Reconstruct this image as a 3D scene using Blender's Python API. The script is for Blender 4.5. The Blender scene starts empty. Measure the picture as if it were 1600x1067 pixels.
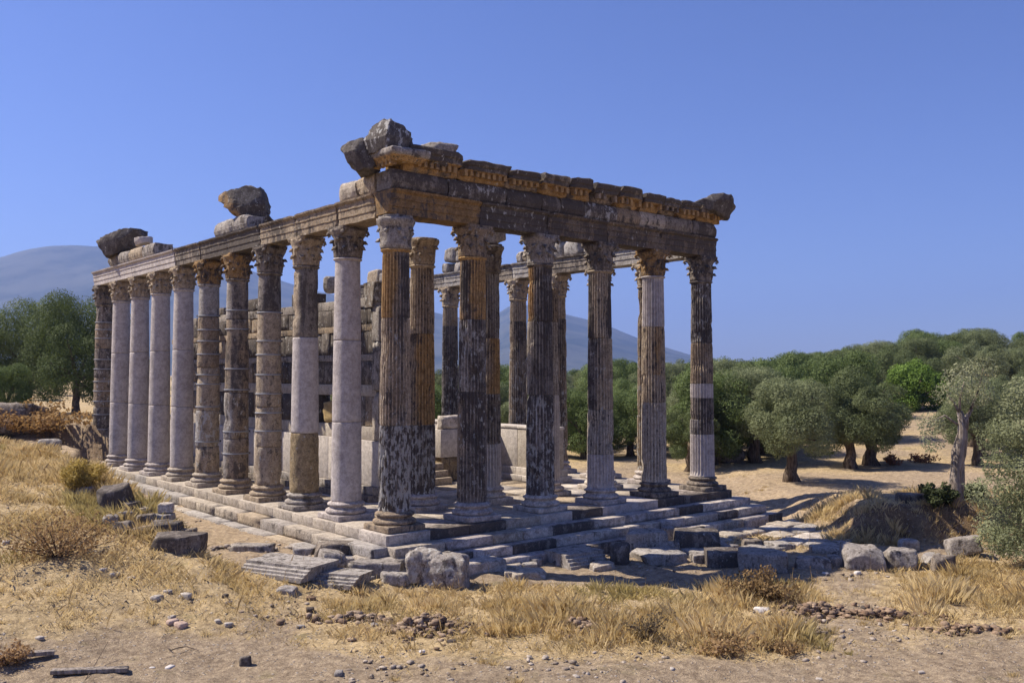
import bpy, math, random
import numpy as np
from mathutils import Vector, Matrix, noise as mnoise
PI = math.pi
sc = bpy.context.scene
col = sc.collection
# ------------------------------------------------------------------ camera
CAM = np.array([-13.5955, -20.8088, 4.1026]); YAW = .7051; PIT = .03657; FOC = 1434.4
cd = bpy.data.cameras.new('camera'); cam = bpy.data.objects.new('camera', cd); col.objects.link(cam)
cd.sensor_fit = 'HORIZONTAL'; cd.sensor_width = 36; cd.lens = 36 * FOC / 1600
cd.clip_start = .1; cd.clip_end = 40000
cam.location = CAM; cam.rotation_euler = (PI/2 + PIT, 0, -YAW)
sc.camera = cam
# ------------------------------------------------------------------ sun, sky
SUN_AZ = math.radians(322); SUN_EL = math.radians(51)
w = bpy.data.worlds.new('World'); sc.world = w; w.use_nodes = True
nt = w.node_tree; bg = nt.nodes['Background']
sky = nt.nodes.new('ShaderNodeTexSky'); sky.sky_type = 'NISHITA'; sky.sun_disc = False
sky.sun_elevation = SUN_EL; sky.sun_rotation = SUN_AZ
sky.altitude = 0; sky.air_density = 1.0; sky.dust_density = .4; sky.ozone_density = 2.0
tint = nt.nodes.new('ShaderNodeMix'); tint.data_type = 'RGBA'; tint.blend_type = 'MULTIPLY'; tint.inputs[0].default_value = 1
tint.inputs[7].default_value = (.345, .38, .62, 1)
nt.links.new(sky.outputs[0], tint.inputs[6]); nt.links.new(tint.outputs[2], bg.inputs[0])
bg.inputs[1].default_value = .105
sd = bpy.data.lights.new('sun', 'SUN'); sd.energy = 3.8; sd.angle = math.radians(.5); sd.color = (1, .90, .75)
sun = bpy.data.objects.new('sun', sd); col.objects.link(sun)
sv = Vector((math.sin(SUN_AZ)*math.cos(SUN_EL), math.cos(SUN_AZ)*math.cos(SUN_EL), math.sin(SUN_EL)))
sun.rotation_euler = sv.to_track_quat('Z', 'Y').to_euler(); sun.location = (0, 0, 60)
vs = sc.view_settings; vs.view_transform = 'Standard'; vs.look = 'None'; vs.exposure = 1.1; vs.gamma = 1; vs.use_curve_mapping = False
# ------------------------------------------------------------------ noise and maths
def hsh(ix, iy, iz, seed):
    h = (ix*374761393 + iy*668265263 + iz*2147483647 + seed*1274126177) & 0xffffffff
    h = ((h ^ (h >> 13)) * 1274126177) & 0xffffffff
    h = (h ^ (h >> 16)) & 0xffffffff
    h = (h * 2246822519) & 0xffffffff
    return ((h ^ (h >> 15)) & 0xffff) / 65535.0
def vn(P, seed=0):
    P = np.asarray(P, float); I = np.floor(P).astype(np.int64); F = P - I; F = F*F*(3-2*F)
    r = 0
    for a in (0, 1):
        for b in (0, 1):
            for c in (0, 1):
                wgt = (F[..., 0] if a else 1-F[..., 0])*(F[..., 1] if b else 1-F[..., 1])*(F[..., 2] if c else 1-F[..., 2])
                r = r + wgt*hsh(I[..., 0]+a, I[..., 1]+b, I[..., 2]+c, seed)
    return r*2-1
def fbm(P, seed=0, o=3):
    r = 0; A = 1; T = 0
    for k in range(o):
        r = r + A*vn(np.asarray(P)*2**k + 17.3*k, seed+k); T += A; A *= .5
    return r/T
def ss(x, a, b):
    t = np.clip((x-a)/(b-a), 0, 1); return t*t*(3-2*t)
def fb2(x, y, f, seed, o=3):
    x = np.asarray(x, float); y = np.asarray(y, float)
    return fbm(np.stack([x*f, y*f, x*0+seed*3.7], -1), seed, o)
# camera-plane directions are used only to express where things stand on the ground
RGT = np.array([math.cos(YAW), -math.sin(YAW), 0]); FWD = np.array([math.sin(YAW)*math.cos(PIT), math.cos(YAW)*math.cos(PIT), math.sin(PIT)]); UPV = np.cross(RGT, FWD)
def ds(x, y):
    rx = np.asarray(x)-CAM[0]; ry = np.asarray(y)-CAM[1]
    return rx*math.sin(YAW)+ry*math.cos(YAW), rx*math.cos(YAW)-ry*math.sin(YAW)
def fromds(d, s):
    return CAM[0]+d*math.sin(YAW)+s*math.cos(YAW), CAM[1]+d*math.cos(YAW)-s*math.sin(YAW)
def H(x, y):
    x = np.asarray(x, float); y = np.asarray(y, float); d, s = ds(x, y)
    z = -1.1 + .10*fb2(x, y, .25, 3) + .05*fb2(x, y, 1.1, 4)
    # excavated strip along the flank is higher than the ground before the front
    z = z + .52*ss(y, -3.6, .6)*ss(-x, -3.2, -.2)
    # grassy bank on the left
    zt = np.interp(y, [-14, -8, -1, 4, 10, 18, 26], [-1.0, -.92, -.50, .22, 1.02, 1.08, 1.05]) + .22*fb2(x, y, .4, 7) + .10*fb2(x, y, 1.5, 17)
    edge = -4.1 + .35*fb2(x, y, .6, 8) - .9*ss(y, 4, -3) + 2.0*ss(y, 13, 21)
    m = ss(edge - x, -.25, .35)*ss(y, -6, 2)
    z = z*(1-m) + np.maximum(zt, z)*m
    # terrace with the big olive trees
    mt = ss(d + .5*fb2(x, y, .7, 10), 42.9, 43.5)*ss(-s, 16.5, 18.2)
    z = z*(1-mt) + (1.8+.22*fb2(x, y, .5, 9))*mt
    # spoil mound on the right with a steep cut face towards the front
    dd = d + .45*fb2(x, y, .9, 11) + .18*fb2(x, y, 2.8, 12)
    mm = ss(dd, 28.4, 29.3)*ss(s+.5*fb2(x, y, .8, 13), 9.6, 12.0)*(1-.75*ss(d, 31, 40))
    z = z + 1.1*mm*(1+.1*fb2(x, y, 1.2, 14))
    r = s/np.maximum(d, 1)
    sl = .012*ss(r, .05, .2) + .062*ss(r, .22, .52)
    z = z + np.clip(d-52, 0, 130)*sl*(d > 0)
    z = z + .9*fb2(x, y, .03, 15, 2)*ss(d, 55, 90)
    # knoll under the viewpoint
    z = z + 3.45*np.exp(-((x-CAM[0])**2+(y-CAM[1])**2)/14.0)
    return z
def pos(px, py):
    """the ground point seen in direction (px, py) of the photograph"""
    dr = FWD + RGT*(px-800)/FOC - UPV*(py-533.5)/FOC
    t = np.arange(8, 400, .05); P = CAM + t[:, None]*dr
    h = H(P[:, 0], P[:, 1]); k = np.argmax(P[:, 2] < h)
    return float(P[k, 0]), float(P[k, 1]), float(h[k]), float(t[k])
# ------------------------------------------------------------------ material helpers
def newmat(name):
    m = bpy.data.materials.new(name); m.use_nodes = True
    n = m.node_tree; b = n.nodes['Principled BSDF']; b.inputs['Roughness'].default_value = .92
    b.inputs['Specular IOR Level'].default_value = .2
    return m, n, b
def nd(n, t, **k):
    o = n.nodes.new(t)
    for a, v in k.items(): setattr(o, a, v)
    return o
def L(n, a, b): n.links.new(a, b)
def mth(n, op, a, b=None, c=None, clamp=False):
    o = nd(n, 'ShaderNodeMath', operation=op); o.use_clamp = clamp
    for i, v in enumerate((a, b, c)):
        if v is None: continue
        if isinstance(v, (int, float)): o.inputs[i].default_value = v
        else: L(n, v, o.inputs[i])
    return o.outputs[0]
def noi(n, vec, scale, detail=4, rough=.6):
    o = nd(n, 'ShaderNodeTexNoise'); o.inputs['Scale'].default_value = scale; o.inputs['Detail'].default_value = detail; o.inputs['Roughness'].default_value = rough
    L(n, vec, o.inputs['Vector']); return o.outputs[0]
def mixc(n, f, a, b, bt='MIX'):
    o = nd(n, 'ShaderNodeMix', data_type='RGBA', blend_type=bt)
    for i, v in ((0, f), (6, a), (7, b)):
        if isinstance(v, (int, float)): o.inputs[i].default_value = v
        elif isinstance(v, tuple): o.inputs[i].default_value = v + (1,)
        else: L(n, v, o.inputs[i])
    return o.outputs[2]
def rng(n, v, a, b, c=0., d=1.):
    o = nd(n, 'ShaderNodeMapRange'); o.interpolation_type = 'SMOOTHSTEP'
    L(n, v, o.inputs[0])
    for i, q in enumerate((a, b, c, d)): o.inputs[i+1].default_value = q
    return o.outputs[0]
def vmul(n, v, k):
    o = nd(n, 'ShaderNodeVectorMath', operation='MULTIPLY'); L(n, v, o.inputs[0]); o.inputs[1].default_value = k; return o.outputs[0]
# weathered stone: 'Col' = stone colour with alpha = amount of black crust, 'li' = lichen
def stone_mat():
    m, n, b = newmat('weathered_stone')
    P = nd(n, 'ShaderNodeNewGeometry').outputs['Position']
    A = nd(n, 'ShaderNodeAttribute', attribute_name='Col'); Li = nd(n, 'ShaderNodeAttribute', attribute_name='li')
    n1 = noi(n, P, 2.2, 5); n2 = noi(n, P, 22, 6, .7); n3 = noi(n, P, 90, 3, .7)
    st = noi(n, vmul(n, P, (5, 5, 1.1)), 1, 6, .7)
    wth = rng(n, mth(n, 'ADD', A.outputs['Alpha'], Li.outputs['Fac']), .0, .35, .45, 1)
    c = mixc(n, wth, A.outputs['Color'], mixc(n, rng(n, n1, .3, .7), (.80, .78, .77), (1.18, 1.17, 1.13)), 'MULTIPLY')
    c = mixc(n, wth, c, mixc(n, rng(n, n2, .3, .72), (.66, .64, .63), (1.2, 1.2, 1.2)), 'MULTIPLY')
    n4 = noi(n, P, 6.5, 8, .72); c = mixc(n, mth(n, 'MAXIMUM', wth, .6), c, mixc(n, rng(n, n4, .36, .62), (.62, .60, .58), (1.16, 1.15, 1.13)), 'MULTIPLY')
    c = mixc(n, mth(n, 'MULTIPLY', mth(n, 'MULTIPLY', rng(n, st, .56, .72), .28), wth), c, (.34, .23, .13), 'MIX')
    mk = mth(n, 'ADD', mth(n, 'MULTIPLY', st, .85), mth(n, 'ADD', mth(n, 'MULTIPLY', n1, .75), mth(n, 'MULTIPLY', n4, 1.15)))
    mk = mth(n, 'SUBTRACT', mk, .875)
    mk = mth(n, 'ADD', mk, mth(n, 'MULTIPLY', A.outputs['Alpha'], .55))
    crust = mth(n, 'MULTIPLY', rng(n, mk, .655, .87), rng(n, A.outputs['Alpha'], .02, .2, 0, .93))
    c = mixc(n, crust, c, mixc(n, n2, (.022, .018, .017), (.125, .104, .092)))
    vo = noi(n, vmul(n, P, (1, 1, .55)), 7.5, 6, .68)
    lk = mth(n, 'ADD', vo, mth(n, 'MULTIPLY', Li.outputs['Fac'], .2))
    c = mixc(n, mth(n, 'MULTIPLY', rng(n, lk, .70, .76), .85), c, mixc(n, n3, (.30, .295, .28), (.56, .545, .51)))
    L(n, c, b.inputs['Base Color'])
    bp = nd(n, 'ShaderNodeBump'); bp.inputs['Strength'].default_value = .9; bp.inputs['Distance'].default_value = .025
    L(n, mth(n, 'ADD', mth(n, 'ADD', n2, mth(n, 'MULTIPLY', n1, .8)), mth(n, 'MULTIPLY', n3, .35)), bp.inputs['Height']); L(n, bp.outputs[0], b.inputs['Normal'])
    return m
def ground_mat():
    m, n, b = newmat('dry_earth')
    P = nd(n, 'ShaderNodeNewGeometry').outputs['Position']
    A = nd(n, 'ShaderNodeAttribute', attribute_name='Col')
    n1 = noi(n, P, .35, 6); n2 = noi(n, P, 2.3, 7, .7); n3 = noi(n, P, 14, 6, .75); n4 = noi(n, P, 60, 3, .7)
    straw = mixc(n, n3, (.37, .275, .145), (.70, .57, .36))
    soil = mixc(n, n3, (.225, .175, .125), (.55, .45, .33))
    f = mth(n, 'ADD', mth(n, 'MULTIPLY', n2, .7), mth(n, 'ADD', mth(n, 'MULTIPLY', n1, .35), mth(n, 'MULTIPLY', A.outputs['Fac'], .0)))
    sep = nd(n, 'ShaderNodeSeparateColor'); L(n, A.outputs['Color'], sep.inputs[0])
    f = mth(n, 'ADD', f, mth(n, 'MULTIPLY', sep.outputs[0], .55))
    c = mixc(n, rng(n, f, .58, .84), soil, straw)
    c = mixc(n, mth(n, 'MULTIPLY', rng(n, noi(n, P, 1.1, 5), .58, .72), .5), c, (.20, .18, .075))
    mot = noi(n, P, 5.2, 9, .78); mot2 = noi(n, vmul(n, P, (9, 31, 20)), 1, 5, .7); mot3 = noi(n, vmul(n, P, (33, 8, 20)), 1, 5, .7)
    c = mixc(n, sep.outputs[1], c, mixc(n, n3, (.40, .31, .21), (.60, .48, .34)))     # trodden dust
    c = mixc(n, sep.outputs[2], c, mixc(n, n3, (.11, .075, .05), (.27, .19, .13)))    # dark bare earth, plus the mound face's painted shade
    c = mixc(n, .95, c, mixc(n, rng(n, mot, .36, .64), (.60, .56, .53), (1.24, 1.22, 1.18)), 'MULTIPLY')
    c = mixc(n, .9, c, mixc(n, rng(n, mth(n, 'MAXIMUM', mot2, mot3), .5, .72), (.80, .78, .76), (1.32, 1.3, 1.22)), 'MULTIPLY')
    c = mixc(n, rng(n, noi(n, P, 3.1, 8, .8), .60, .70, 0, .55), c, (.17, .125, .09))
    vo = nd(n, 'ShaderNodeTexVoronoi'); vo.inputs['Scale'].default_value = 13; L(n, P, vo.inputs['Vector'])
    vsp = nd(n, 'ShaderNodeSeparateColor'); L(n, vo.outputs['Color'], vsp.inputs[0])
    pb = mth(n, 'MULTIPLY', rng(n, vo.outputs['Distance'], .42, .2), mth(n, 'GREATER_THAN', vsp.outputs[0], .80))
    c = mixc(n, mth(n, 'MULTIPLY', pb, .75), c, mixc(n, vsp.outputs[1], (.22, .19, .17), (.55, .5, .46)))
    L(n, c, b.inputs['Base Color'])
    bp = nd(n, 'ShaderNodeBump'); bp.inputs['Strength'].default_value = 1; bp.inputs['Distance'].default_value = .06
    L(n, mth(n, 'ADD', mth(n, 'ADD', n3, mth(n, 'MULTIPLY', n4, .4)), mth(n, 'MULTIPLY', pb, .5)), bp.inputs['Height']); L(n, bp.outputs[0], b.inputs['Normal'])
    return m
def leaf_mat(name, tr=.25):
    m, n, b = newmat(name)
    A = nd(n, 'ShaderNodeAttribute', attribute_name='Col'); P = nd(n, 'ShaderNodeNewGeometry').outputs['Position']
    c = mixc(n, 1., A.outputs['Color'], mixc(n, noi(n, P, .9, 3), (.8, .8, .75), (1.25, 1.2, 1.2)), 'MULTIPLY')
    oi = nd(n, 'ShaderNodeObjectInfo'); c = mixc(n, 1., c, mixc(n, oi.outputs['Random'], (.72, .74, .66), (1.12, 1.08, 1.12)), 'MULTIPLY')
    L(n, c, b.inputs['Base Color']); b.inputs['Roughness'].default_value = .7
    if tr:
        t = nd(n, 'ShaderNodeBsdfTranslucent'); L(n, c, t.inputs[0]); x = nd(n, 'ShaderNodeMixShader'); x.inputs[0].default_value = tr
        L(n, b.outputs[0], x.inputs[1]); L(n, t.outputs[0], x.inputs[2]); L(n, x.outputs[0], n.nodes['Material Output'].inputs[0])
    return m
def bark_mat(name, c1, c2):
    m, n, b = newmat(name)
    P = nd(n, 'ShaderNodeNewGeometry').outputs['Position']
    s = noi(n, vmul(n, P, (14, 14, 2.2)), 1, 6, .7)
    L(n, mixc(n, rng(n, s, .35, .65), c1, c2), b.inputs['Base Color'])
    bp = nd(n, 'ShaderNodeBump'); bp.inputs['Distance'].default_value = .04; L(n, s, bp.inputs['Height']); L(n, bp.outputs[0], b.inputs['Normal'])
    return m
def mountain_mat():
    m, n, b = newmat('mountain_scrub')
    P = nd(n, 'ShaderNodeNewGeometry').outputs['Position']
    a = noi(n, P, .004, 7, .7); c2 = noi(n, P, .02, 5, .7)
    c = mixc(n, rng(n, mth(n, 'ADD', mth(n, 'MULTIPLY', a, .55), mth(n, 'MULTIPLY', noi(n, P, .0014, 6, .7), .45)), .43, .57), (.016, .028, .018), (.075, .08, .06))
    c = mixc(n, rng(n, c2, .66, .74), c, (.22, .19, .16))
    L(n, c, b.inputs['Base Color']); return m
def iron_mat():
    m, n, b = newmat('grey_band_metal'); b.inputs['Base Color'].default_value = (.30, .31, .33, 1); b.inputs['Metallic'].default_value = .3; b.inputs['Roughness'].default_value = .6
    return m
M_ST = stone_mat(); M_GR = ground_mat(); M_LF = leaf_mat('olive_leaves', .35); M_GS = leaf_mat('dry_grass', .4)
M_BK = bark_mat('olive_bark', (.05, .036, .026), (.19, .145, .11)); M_BP = bark_mat('pale_bark', (.12, .095, .075), (.38, .32, .27)); M_WD = bark_mat('grey_timber', (.13, .11, .09), (.36, .31, .27))
M_MT = mountain_mat(); M_IR = iron_mat()
# ------------------------------------------------------------------ object helpers
def mk(name, V, F, mat, parent=None, C=None, li=0., smooth=False, loc=None, rot=None):
    me = bpy.data.meshes.new(name)
    V = np.asarray(V, float)
    if isinstance(F, np.ndarray):
        k = F.shape[1]; me.vertices.add(len(V)); me.vertices.foreach_set('co', V.ravel())
        me.loops.add(F.size); me.loops.foreach_set('vertex_index', F.ravel().astype(np.int32))
        me.polygons.add(len(F)); me.polygons.foreach_set('loop_start', np.arange(0, F.size, k, dtype=np.int32))
        me.update(calc_edges=True)
    else:
        me.from_pydata(V.tolist(), [], F)
    if C is not None:
        C = np.asarray(C, float)
        if C.ndim == 1: C = np.tile(C, (len(V), 1))
        if C.shape[1] == 3: C = np.hstack([C, np.zeros((len(C), 1))])
        a = me.attributes.new('Col', 'FLOAT_COLOR', 'POINT'); a.data.foreach_set('color', C.ravel())
        if mat is M_ST:
            q = me.attributes.new('li', 'FLOAT', 'POINT'); q.data.foreach_set('value', np.broadcast_to(np.asarray(li, float), (len(V),)).copy())
    if smooth: me.polygons.foreach_set('use_smooth', np.ones(len(me.polygons), bool))
    me.materials.append(mat); me.update()
    o = bpy.data.objects.new(name, me); col.objects.link(o)
    if loc is not None: o.location = loc
    if rot is not None: o.rotation_euler = rot
    if parent is not None: o.parent = parent
    return o
def tag(o, label=None, cat=None, group=None, kind=None):
    if label: o['label'] = label
    if cat: o['category'] = cat
    if group: o['group'] = group
    if kind: o['kind'] = kind
    return o
def thing(name, label, cat, loc=(0, 0, 0), rz=0, group=None):
    o = bpy.data.objects.new(name, None); o.empty_display_size = .3; col.objects.link(o)
    o.location = loc; o.rotation_euler = (0, 0, rz); return tag(o, label, cat, group, 'thing')
def inst(o, parent, loc=None, rot=None, scale=None):
    c = o.copy(); col.objects.link(c); c.parent = parent
    if loc is not None: c.location = loc
    if rot is not None: c.rotation_euler = rot
    if scale is not None: c.scale = scale
    return c
_bg = {}
def boxgrid(n):
    """surface of a cube as a welded grid, coordinates -1..1"""
    if n in _bg: return _bg[n]
    idx = {}; V = []; F = []
    def vid(p):
        if p not in idx: idx[p] = len(V); V.append([2*q/n-1 for q in p])
        return idx[p]
    for ax in range(3):
        for sd_ in (0, n):
            for i in range(n):
                for j in range(n):
                    q = []
                    for a, b in ((i, j), (i+1, j), (i+1, j+1), (i, j+1)):
                        p = [0, 0, 0]; p[ax] = sd_; p[(ax+1) % 3] = a; p[(ax+2) % 3] = b; q.append(vid(tuple(p)))
                    F.append(q if sd_ else q[::-1])
    _bg[n] = (np.array(V), np.array(F)); return _bg[n]
def blockV(size, seed, n=5, rnd=.03, rough=.015, cuts=0, cutd=.85, fr=1.6):
    V, F = boxgrid(n); h = np.array(size)/2; 
    if n >= 3:
        e = np.minimum(rnd*.9/h, .3); a_ = np.abs(V); V = np.where(a_ > .999, V, V*(1-e)/(1-2/n))
    P = V*h; inner = np.maximum(h-rnd, h*.2); Q = np.clip(P, -inner, inner); D = P-Q; ln = np.linalg.norm(D, axis=1, keepdims=True)
    P = np.where(ln > 1e-9, Q + D/np.maximum(ln, 1e-9)*np.minimum(ln, rnd), P)
    r = random.Random(seed)
    if n >= 5:
        Vg = boxgrid(n)[0]; sec = np.sort(np.abs(Vg), axis=1)[:, 1]; e = ss(sec, .62, 1.0)
        ch = np.clip(fbm(P*4.5+seed*5.3, seed+33)*1.5-.12, 0, 1)*e; P = P*(1-(ch*min(.16, .07/max(.12, h.min()))))[:, None] - np.sign(P)*np.minimum(ch*.07, h*.3*ch[:, None].T.T.ravel()[:, None] if 0 else (ch*.05)[:, None]) if 0 else P - np.sign(P)*(ch[:, None]*np.minimum(.075, h*.32))
    for k in range(cuts):
        nn = np.array([r.uniform(-1, 1), r.uniform(-1, 1), r.uniform(-.5, 1)]); nn /= np.linalg.norm(nn)
        sup = np.abs(nn*h).sum(); dd = sup*r.uniform(cutd-.2, cutd)
        over = np.maximum(P@nn-dd, 0); P = P - over[:, None]*nn
    if rough:
        S = np.stack([fbm(P*fr+seed*7.1+31*a, seed+a*5) for a in range(3)], 1); P = P + S*rough
        S = np.stack([fbm(P*fr*4+seed*3.1+13*a, seed+a*9, 2) for a in range(3)], 1); P = P + S*rough*.35
    return P, F
PAL = dict(new=(.46, .422, .412, .05), newl=(.53, .485, .445, .04), tan=(.43, .36, .275, .2), brown=(.36, .29, .215, .34), orange=(.44, .29, .135, .22), grey=(.37, .345, .325, .32),
           black=(.32, .29, .265, .60), dark=(.33, .29, .25, .46), pale=(.45, .405, .35, .14), crust=(.20, .185, .175, .50), darkest=(.17, .15, .135, .62), pit=(.33, .26, .16, .3), golden=(.42, .31, .15, .05), ltg=(.41, .39, .375, .28))  # includes the deepest plain stone tone, for inner wall and frieze blocks
def pal(k, r=None, j=.08):
    c = np.array(PAL[k])
    if r is not None: c = c*np.array([1+r.uniform(-j, j)]*3+[1])
    return c
def slab(name, size, c, loc, rot=(0, 0, 0), parent=None, seed=0, n=4, rnd=.02, rough=.01, li=0., cuts=0, cutd=.85, fr=1.6, smooth=False):
    V, F = blockV(size, seed, n, rnd, rough, cuts, cutd, fr)
    return mk(name, V, F, M_ST, parent, c, li, smooth, loc, rot)
# ================================================================== GROUND, HILLS, HAZE
def axis(lo, hi, st, far, g=1.09):
    a = list(np.arange(lo, hi+1e-6, st)); s = st; x = hi
    while x < far: s *= g; x += s; a.append(x)
    s = st; x = lo; b = []
    while x > -far: s *= g; x -= s; b.append(x)
    return np.array(b[::-1]+a)
gx = axis(-16, 24, .13, 6600, 1.08); gy = axis(-15, 12, .13, 6600, 1.07)
GX, GY = np.meshgrid(gx, gy); GZ = H(GX, GY)
near = np.exp(-((GX-4)**2+(GY-2)**2)/1200)
GZ = GZ + near*(.055*fb2(GX, GY, 1.7, 20, 2) + .045*fb2(GX, GY, 3.6, 21) + .03*fb2(GX, GY, 9, 22, 2))
V = np.stack([GX, GY, GZ], -1).reshape(-1, 3); nx = len(gx); ny = len(gy)
I = (np.arange(ny-1)[:, None]*nx+np.arange(nx-1)[None, :]).ravel(); F = np.stack([I, I+1, I+nx+1, I+nx], 1)
def grassy(x, y):
    """how much dry grass grows at a place, 0..1"""
    d, s = ds(x, y); r = s/np.maximum(d, 1); g = .32+.8*fb2(x, y, .28, 31)
    g = g + .75*ss(-x, 3.6, 4.6)*ss(y, -5, 1) + .35*ss(-r, .08, .25)*ss(d, 16, 18.5)
    band = ss(d, 16.6, 18.2)*ss(-d, -23.8, -22.3)*ss(r, -.28, -.14)*ss(-r, -.36, -.26)
    g = g + .7*band + .7*ss(r, .38, .45)*ss(d, 18, 20)*ss(-d, -26.5, -25) - .55*ss(-d, -18.2, -16.4) - .35*ss(-d, -22, -19)*ss(-r, .1, .25)
    g = g + .7*ss(s, 9.2, 10)*ss(d, 28.0, 28.4)*ss(-d, -31, -29.5)
    g = g - .75*ss(r, .05, .16)*ss(-d, -47, -44)*ss(d, 29, 31)*(1-ss(s, 9.4, 11)*ss(d, 28.3, 29)*ss(-d, -37, -32))
    g = g - 1.4*ss(-x, -.4, .6)*ss(x, -4.4, -3.6)*ss(y, -1, 1.5)
    g = g - .7*ss(-((x+3)**2+(y+5)**2)**.5, -4.2, -2.5)*0
    g = g - .8*ss(x, -1, 1)*ss(-d, -27, -25)*ss(d, 22.2, 23.2)*ss(-r, -.34, -.18)
    return np.clip(g, 0, 1)
def onplat(x, y): return (x > -1.5) & (x < 15.1) & (y > -2.1) & (y < 27)
sl = np.hypot(*np.gradient(H(GX, GY), gy, gx))
G = grassy(GX, GY); d_, s_ = ds(GX, GY); r_ = s_/np.maximum(d_, 1)
dust = ss(GX, 10, 16)*ss(d_, 30, 34)*ss(-d_, -50, -46)*ss(r_, .1, .2)*.8*(1-ss(s_, 11, 13)*ss(-d_, -38, -30)) + .85*ss(-GX, .2, 1.2)*ss(GX, -4.2, -3)*ss(GY, -1, 2)*ss(-GY, -27, -24)
raw_shade = np.maximum(ss(sl, .5, 1.0)*.9*near, ss(s_, 9.4, 10.5)*ss(d_, 28.2, 28.8)*ss(-d_, -30.2, -29.6)*.85)  # bare earth on steep cuts; mound face painted darker for its shade
C = np.stack([G, np.clip(dust*(.75+.5*fb2(GX, GY, .5, 41)), 0, 1), np.clip(raw_shade, 0, 1), G*0+1], -1).reshape(-1, 4)
ground = mk('ground', V, F, M_GR, None, C, smooth=True); tag(ground, kind='structure')
# mountains
def mountains():
    prof = np.array([(-1500, 470), (-600, 430), (-120, 428), (0, 400), (40, 388), (75, 383), (110, 382), (160, 384), (285, 386), (340, 400), (400, 424), (500, 452), (600, 470), (680, 488), (740, 500), (779, 489), (795, 478), (812, 475), (840, 480), (870, 486), (917, 499), (955, 510), (997, 527), (1040, 541), (1080, 554), (1140, 566), (1220, 578), (1500, 576), (2200, 560), (3500, 560)], float)
    px = np.linspace(-1500, 3500, 620); py = np.interp(px, prof[:, 0], prof[:, 1])
    th = np.arctan((px-800)/FOC); el = (586-py)/FOC*np.cos(th)
    rr = np.linspace(3300, 6900, 46); V = []
    for i, R in enumerate(rr):
        u = (R-3300)/(5600-3300); sh = np.clip(u, 0, 1)**1.25 if R <= 5600 else max(0, 1-(R-5600)/1400)
        x = CAM[0]+R*np.sin(YAW+th); y = CAM[1]+R*np.cos(YAW+th)
        z = el*5600*sh
        rid = 1-2*np.abs(fb2(x, y, 1/900., 51, 5)); amp = 110*np.sin(PI*min(max(u, 0), 1))**.8 if u < 1 else 40
        z = z + np.minimum(rid-.45, .35)*amp*np.clip(el/.1, .15, 1) + (22*fb2(x, y, 1/260., 53, 3)*min(1, sh) if R < 5400 else 0) + 5*fb2(x, y, 1/110., 52, 2)*min(1, .2+sh)
        lim = el*R-6                                     # foothills stay under the crest seen from the plain
        z = np.where(R < 5500, np.minimum(z, lim*.985), z)
        z = z if i else z*0-30
        V.append(np.stack([x, y, np.maximum(z, -30) if i else z], -1))
    V = np.concatenate(V); n = len(px)
    I = (np.arange(len(rr)-1)[:, None]*n+np.arange(n-1)[None, :]).ravel()
    o = mk('hills', V, np.stack([I, I+1, I+n+1, I+n], 1), M_MT, smooth=True); tag(o, kind='structure')
mountains()
hz = mk('haze', boxgrid(1)[0]*np.array([7500, 7500, 360])+np.array([0, 0, 318.]), boxgrid(1)[1], bpy.data.materials.new('haze_air')); tag(hz, kind='stuff')
hm = hz.data.materials[0]; hm.use_nodes = True; hm.node_tree.nodes.clear()
pv = hm.node_tree.nodes.new('ShaderNodeVolumePrincipled'); pv.inputs['Color'].default_value = (.34, .50, 1, 1); pv.inputs['Density'].default_value = 1.35e-4; pv.inputs['Anisotropy'].default_value = .2
mo = hm.node_tree.nodes.new('ShaderNodeOutputMaterial'); hm.node_tree.links.new(pv.outputs[0], mo.inputs['Volume'])
# ================================================================== TEMPLE PLATFORM
AX = 13.1/5; BY = 2.5348
plat = thing('temple_platform', 'stepped marble platform with worn steps and pale paved floor carrying the columns', 'platform', (0, 0, -1.3))
rnd = random.Random(5)
def pblk(name, x0, x1, y0, y1, z0, z1, c, seed, li=0., rough=.012, n=4, rnd_=.018):
    return slab(name, (x1-x0-.008, y1-y0-.008, z1-z0), c, ((x0+x1)/2, (y0+y1)/2, (z0+z1)/2+1.3), (0, 0, 0), plat, seed, n, rnd_, rough, li)
ex0, ex1, ey0, ey1 = -.74, 13.84, -.74, 26.08
xs = [ex0]+[AX/2*k+AX/4 for k in range(0, 10)]+[ex1]; ys = [ey0]+[BY/2*k+BY/4 for k in range(0, 20)]+[ey1]
for i in range(len(xs)-1):
    for j in range(len(ys)-1):
        edgey = i == 0 or j == 0 or i == len(xs)-2
        k = rnd.choice(['newl', 'newl', 'pale', 'newl', 'pale', 'tan'] if not edgey else (['new', 'pale', 'grey', 'new', 'newl'] if j == 0 else ['pale', 'pale', 'ltg', 'pale']))
        dz = rnd.uniform(-.006, .006)
        V, F = blockV((xs[i+1]-xs[i]-.01, ys[j+1]-ys[j]-.01, .27), i*31+j, 3 if edgey else 1, .012, .006 if edgey else 0)
        cc = np.tile(pal(k, rnd), (len(V), 1))
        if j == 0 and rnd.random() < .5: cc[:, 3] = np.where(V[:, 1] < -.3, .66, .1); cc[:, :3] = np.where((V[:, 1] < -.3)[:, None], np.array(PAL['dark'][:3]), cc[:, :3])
        if i == 0: cc[:, 3] = .12
        mk('paving_slab', V, F, M_ST, plat, cc, .1, False, ((xs[i]+xs[i+1])/2, (ys[j]+ys[j+1])/2, -.135+1.3+dz))
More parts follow.
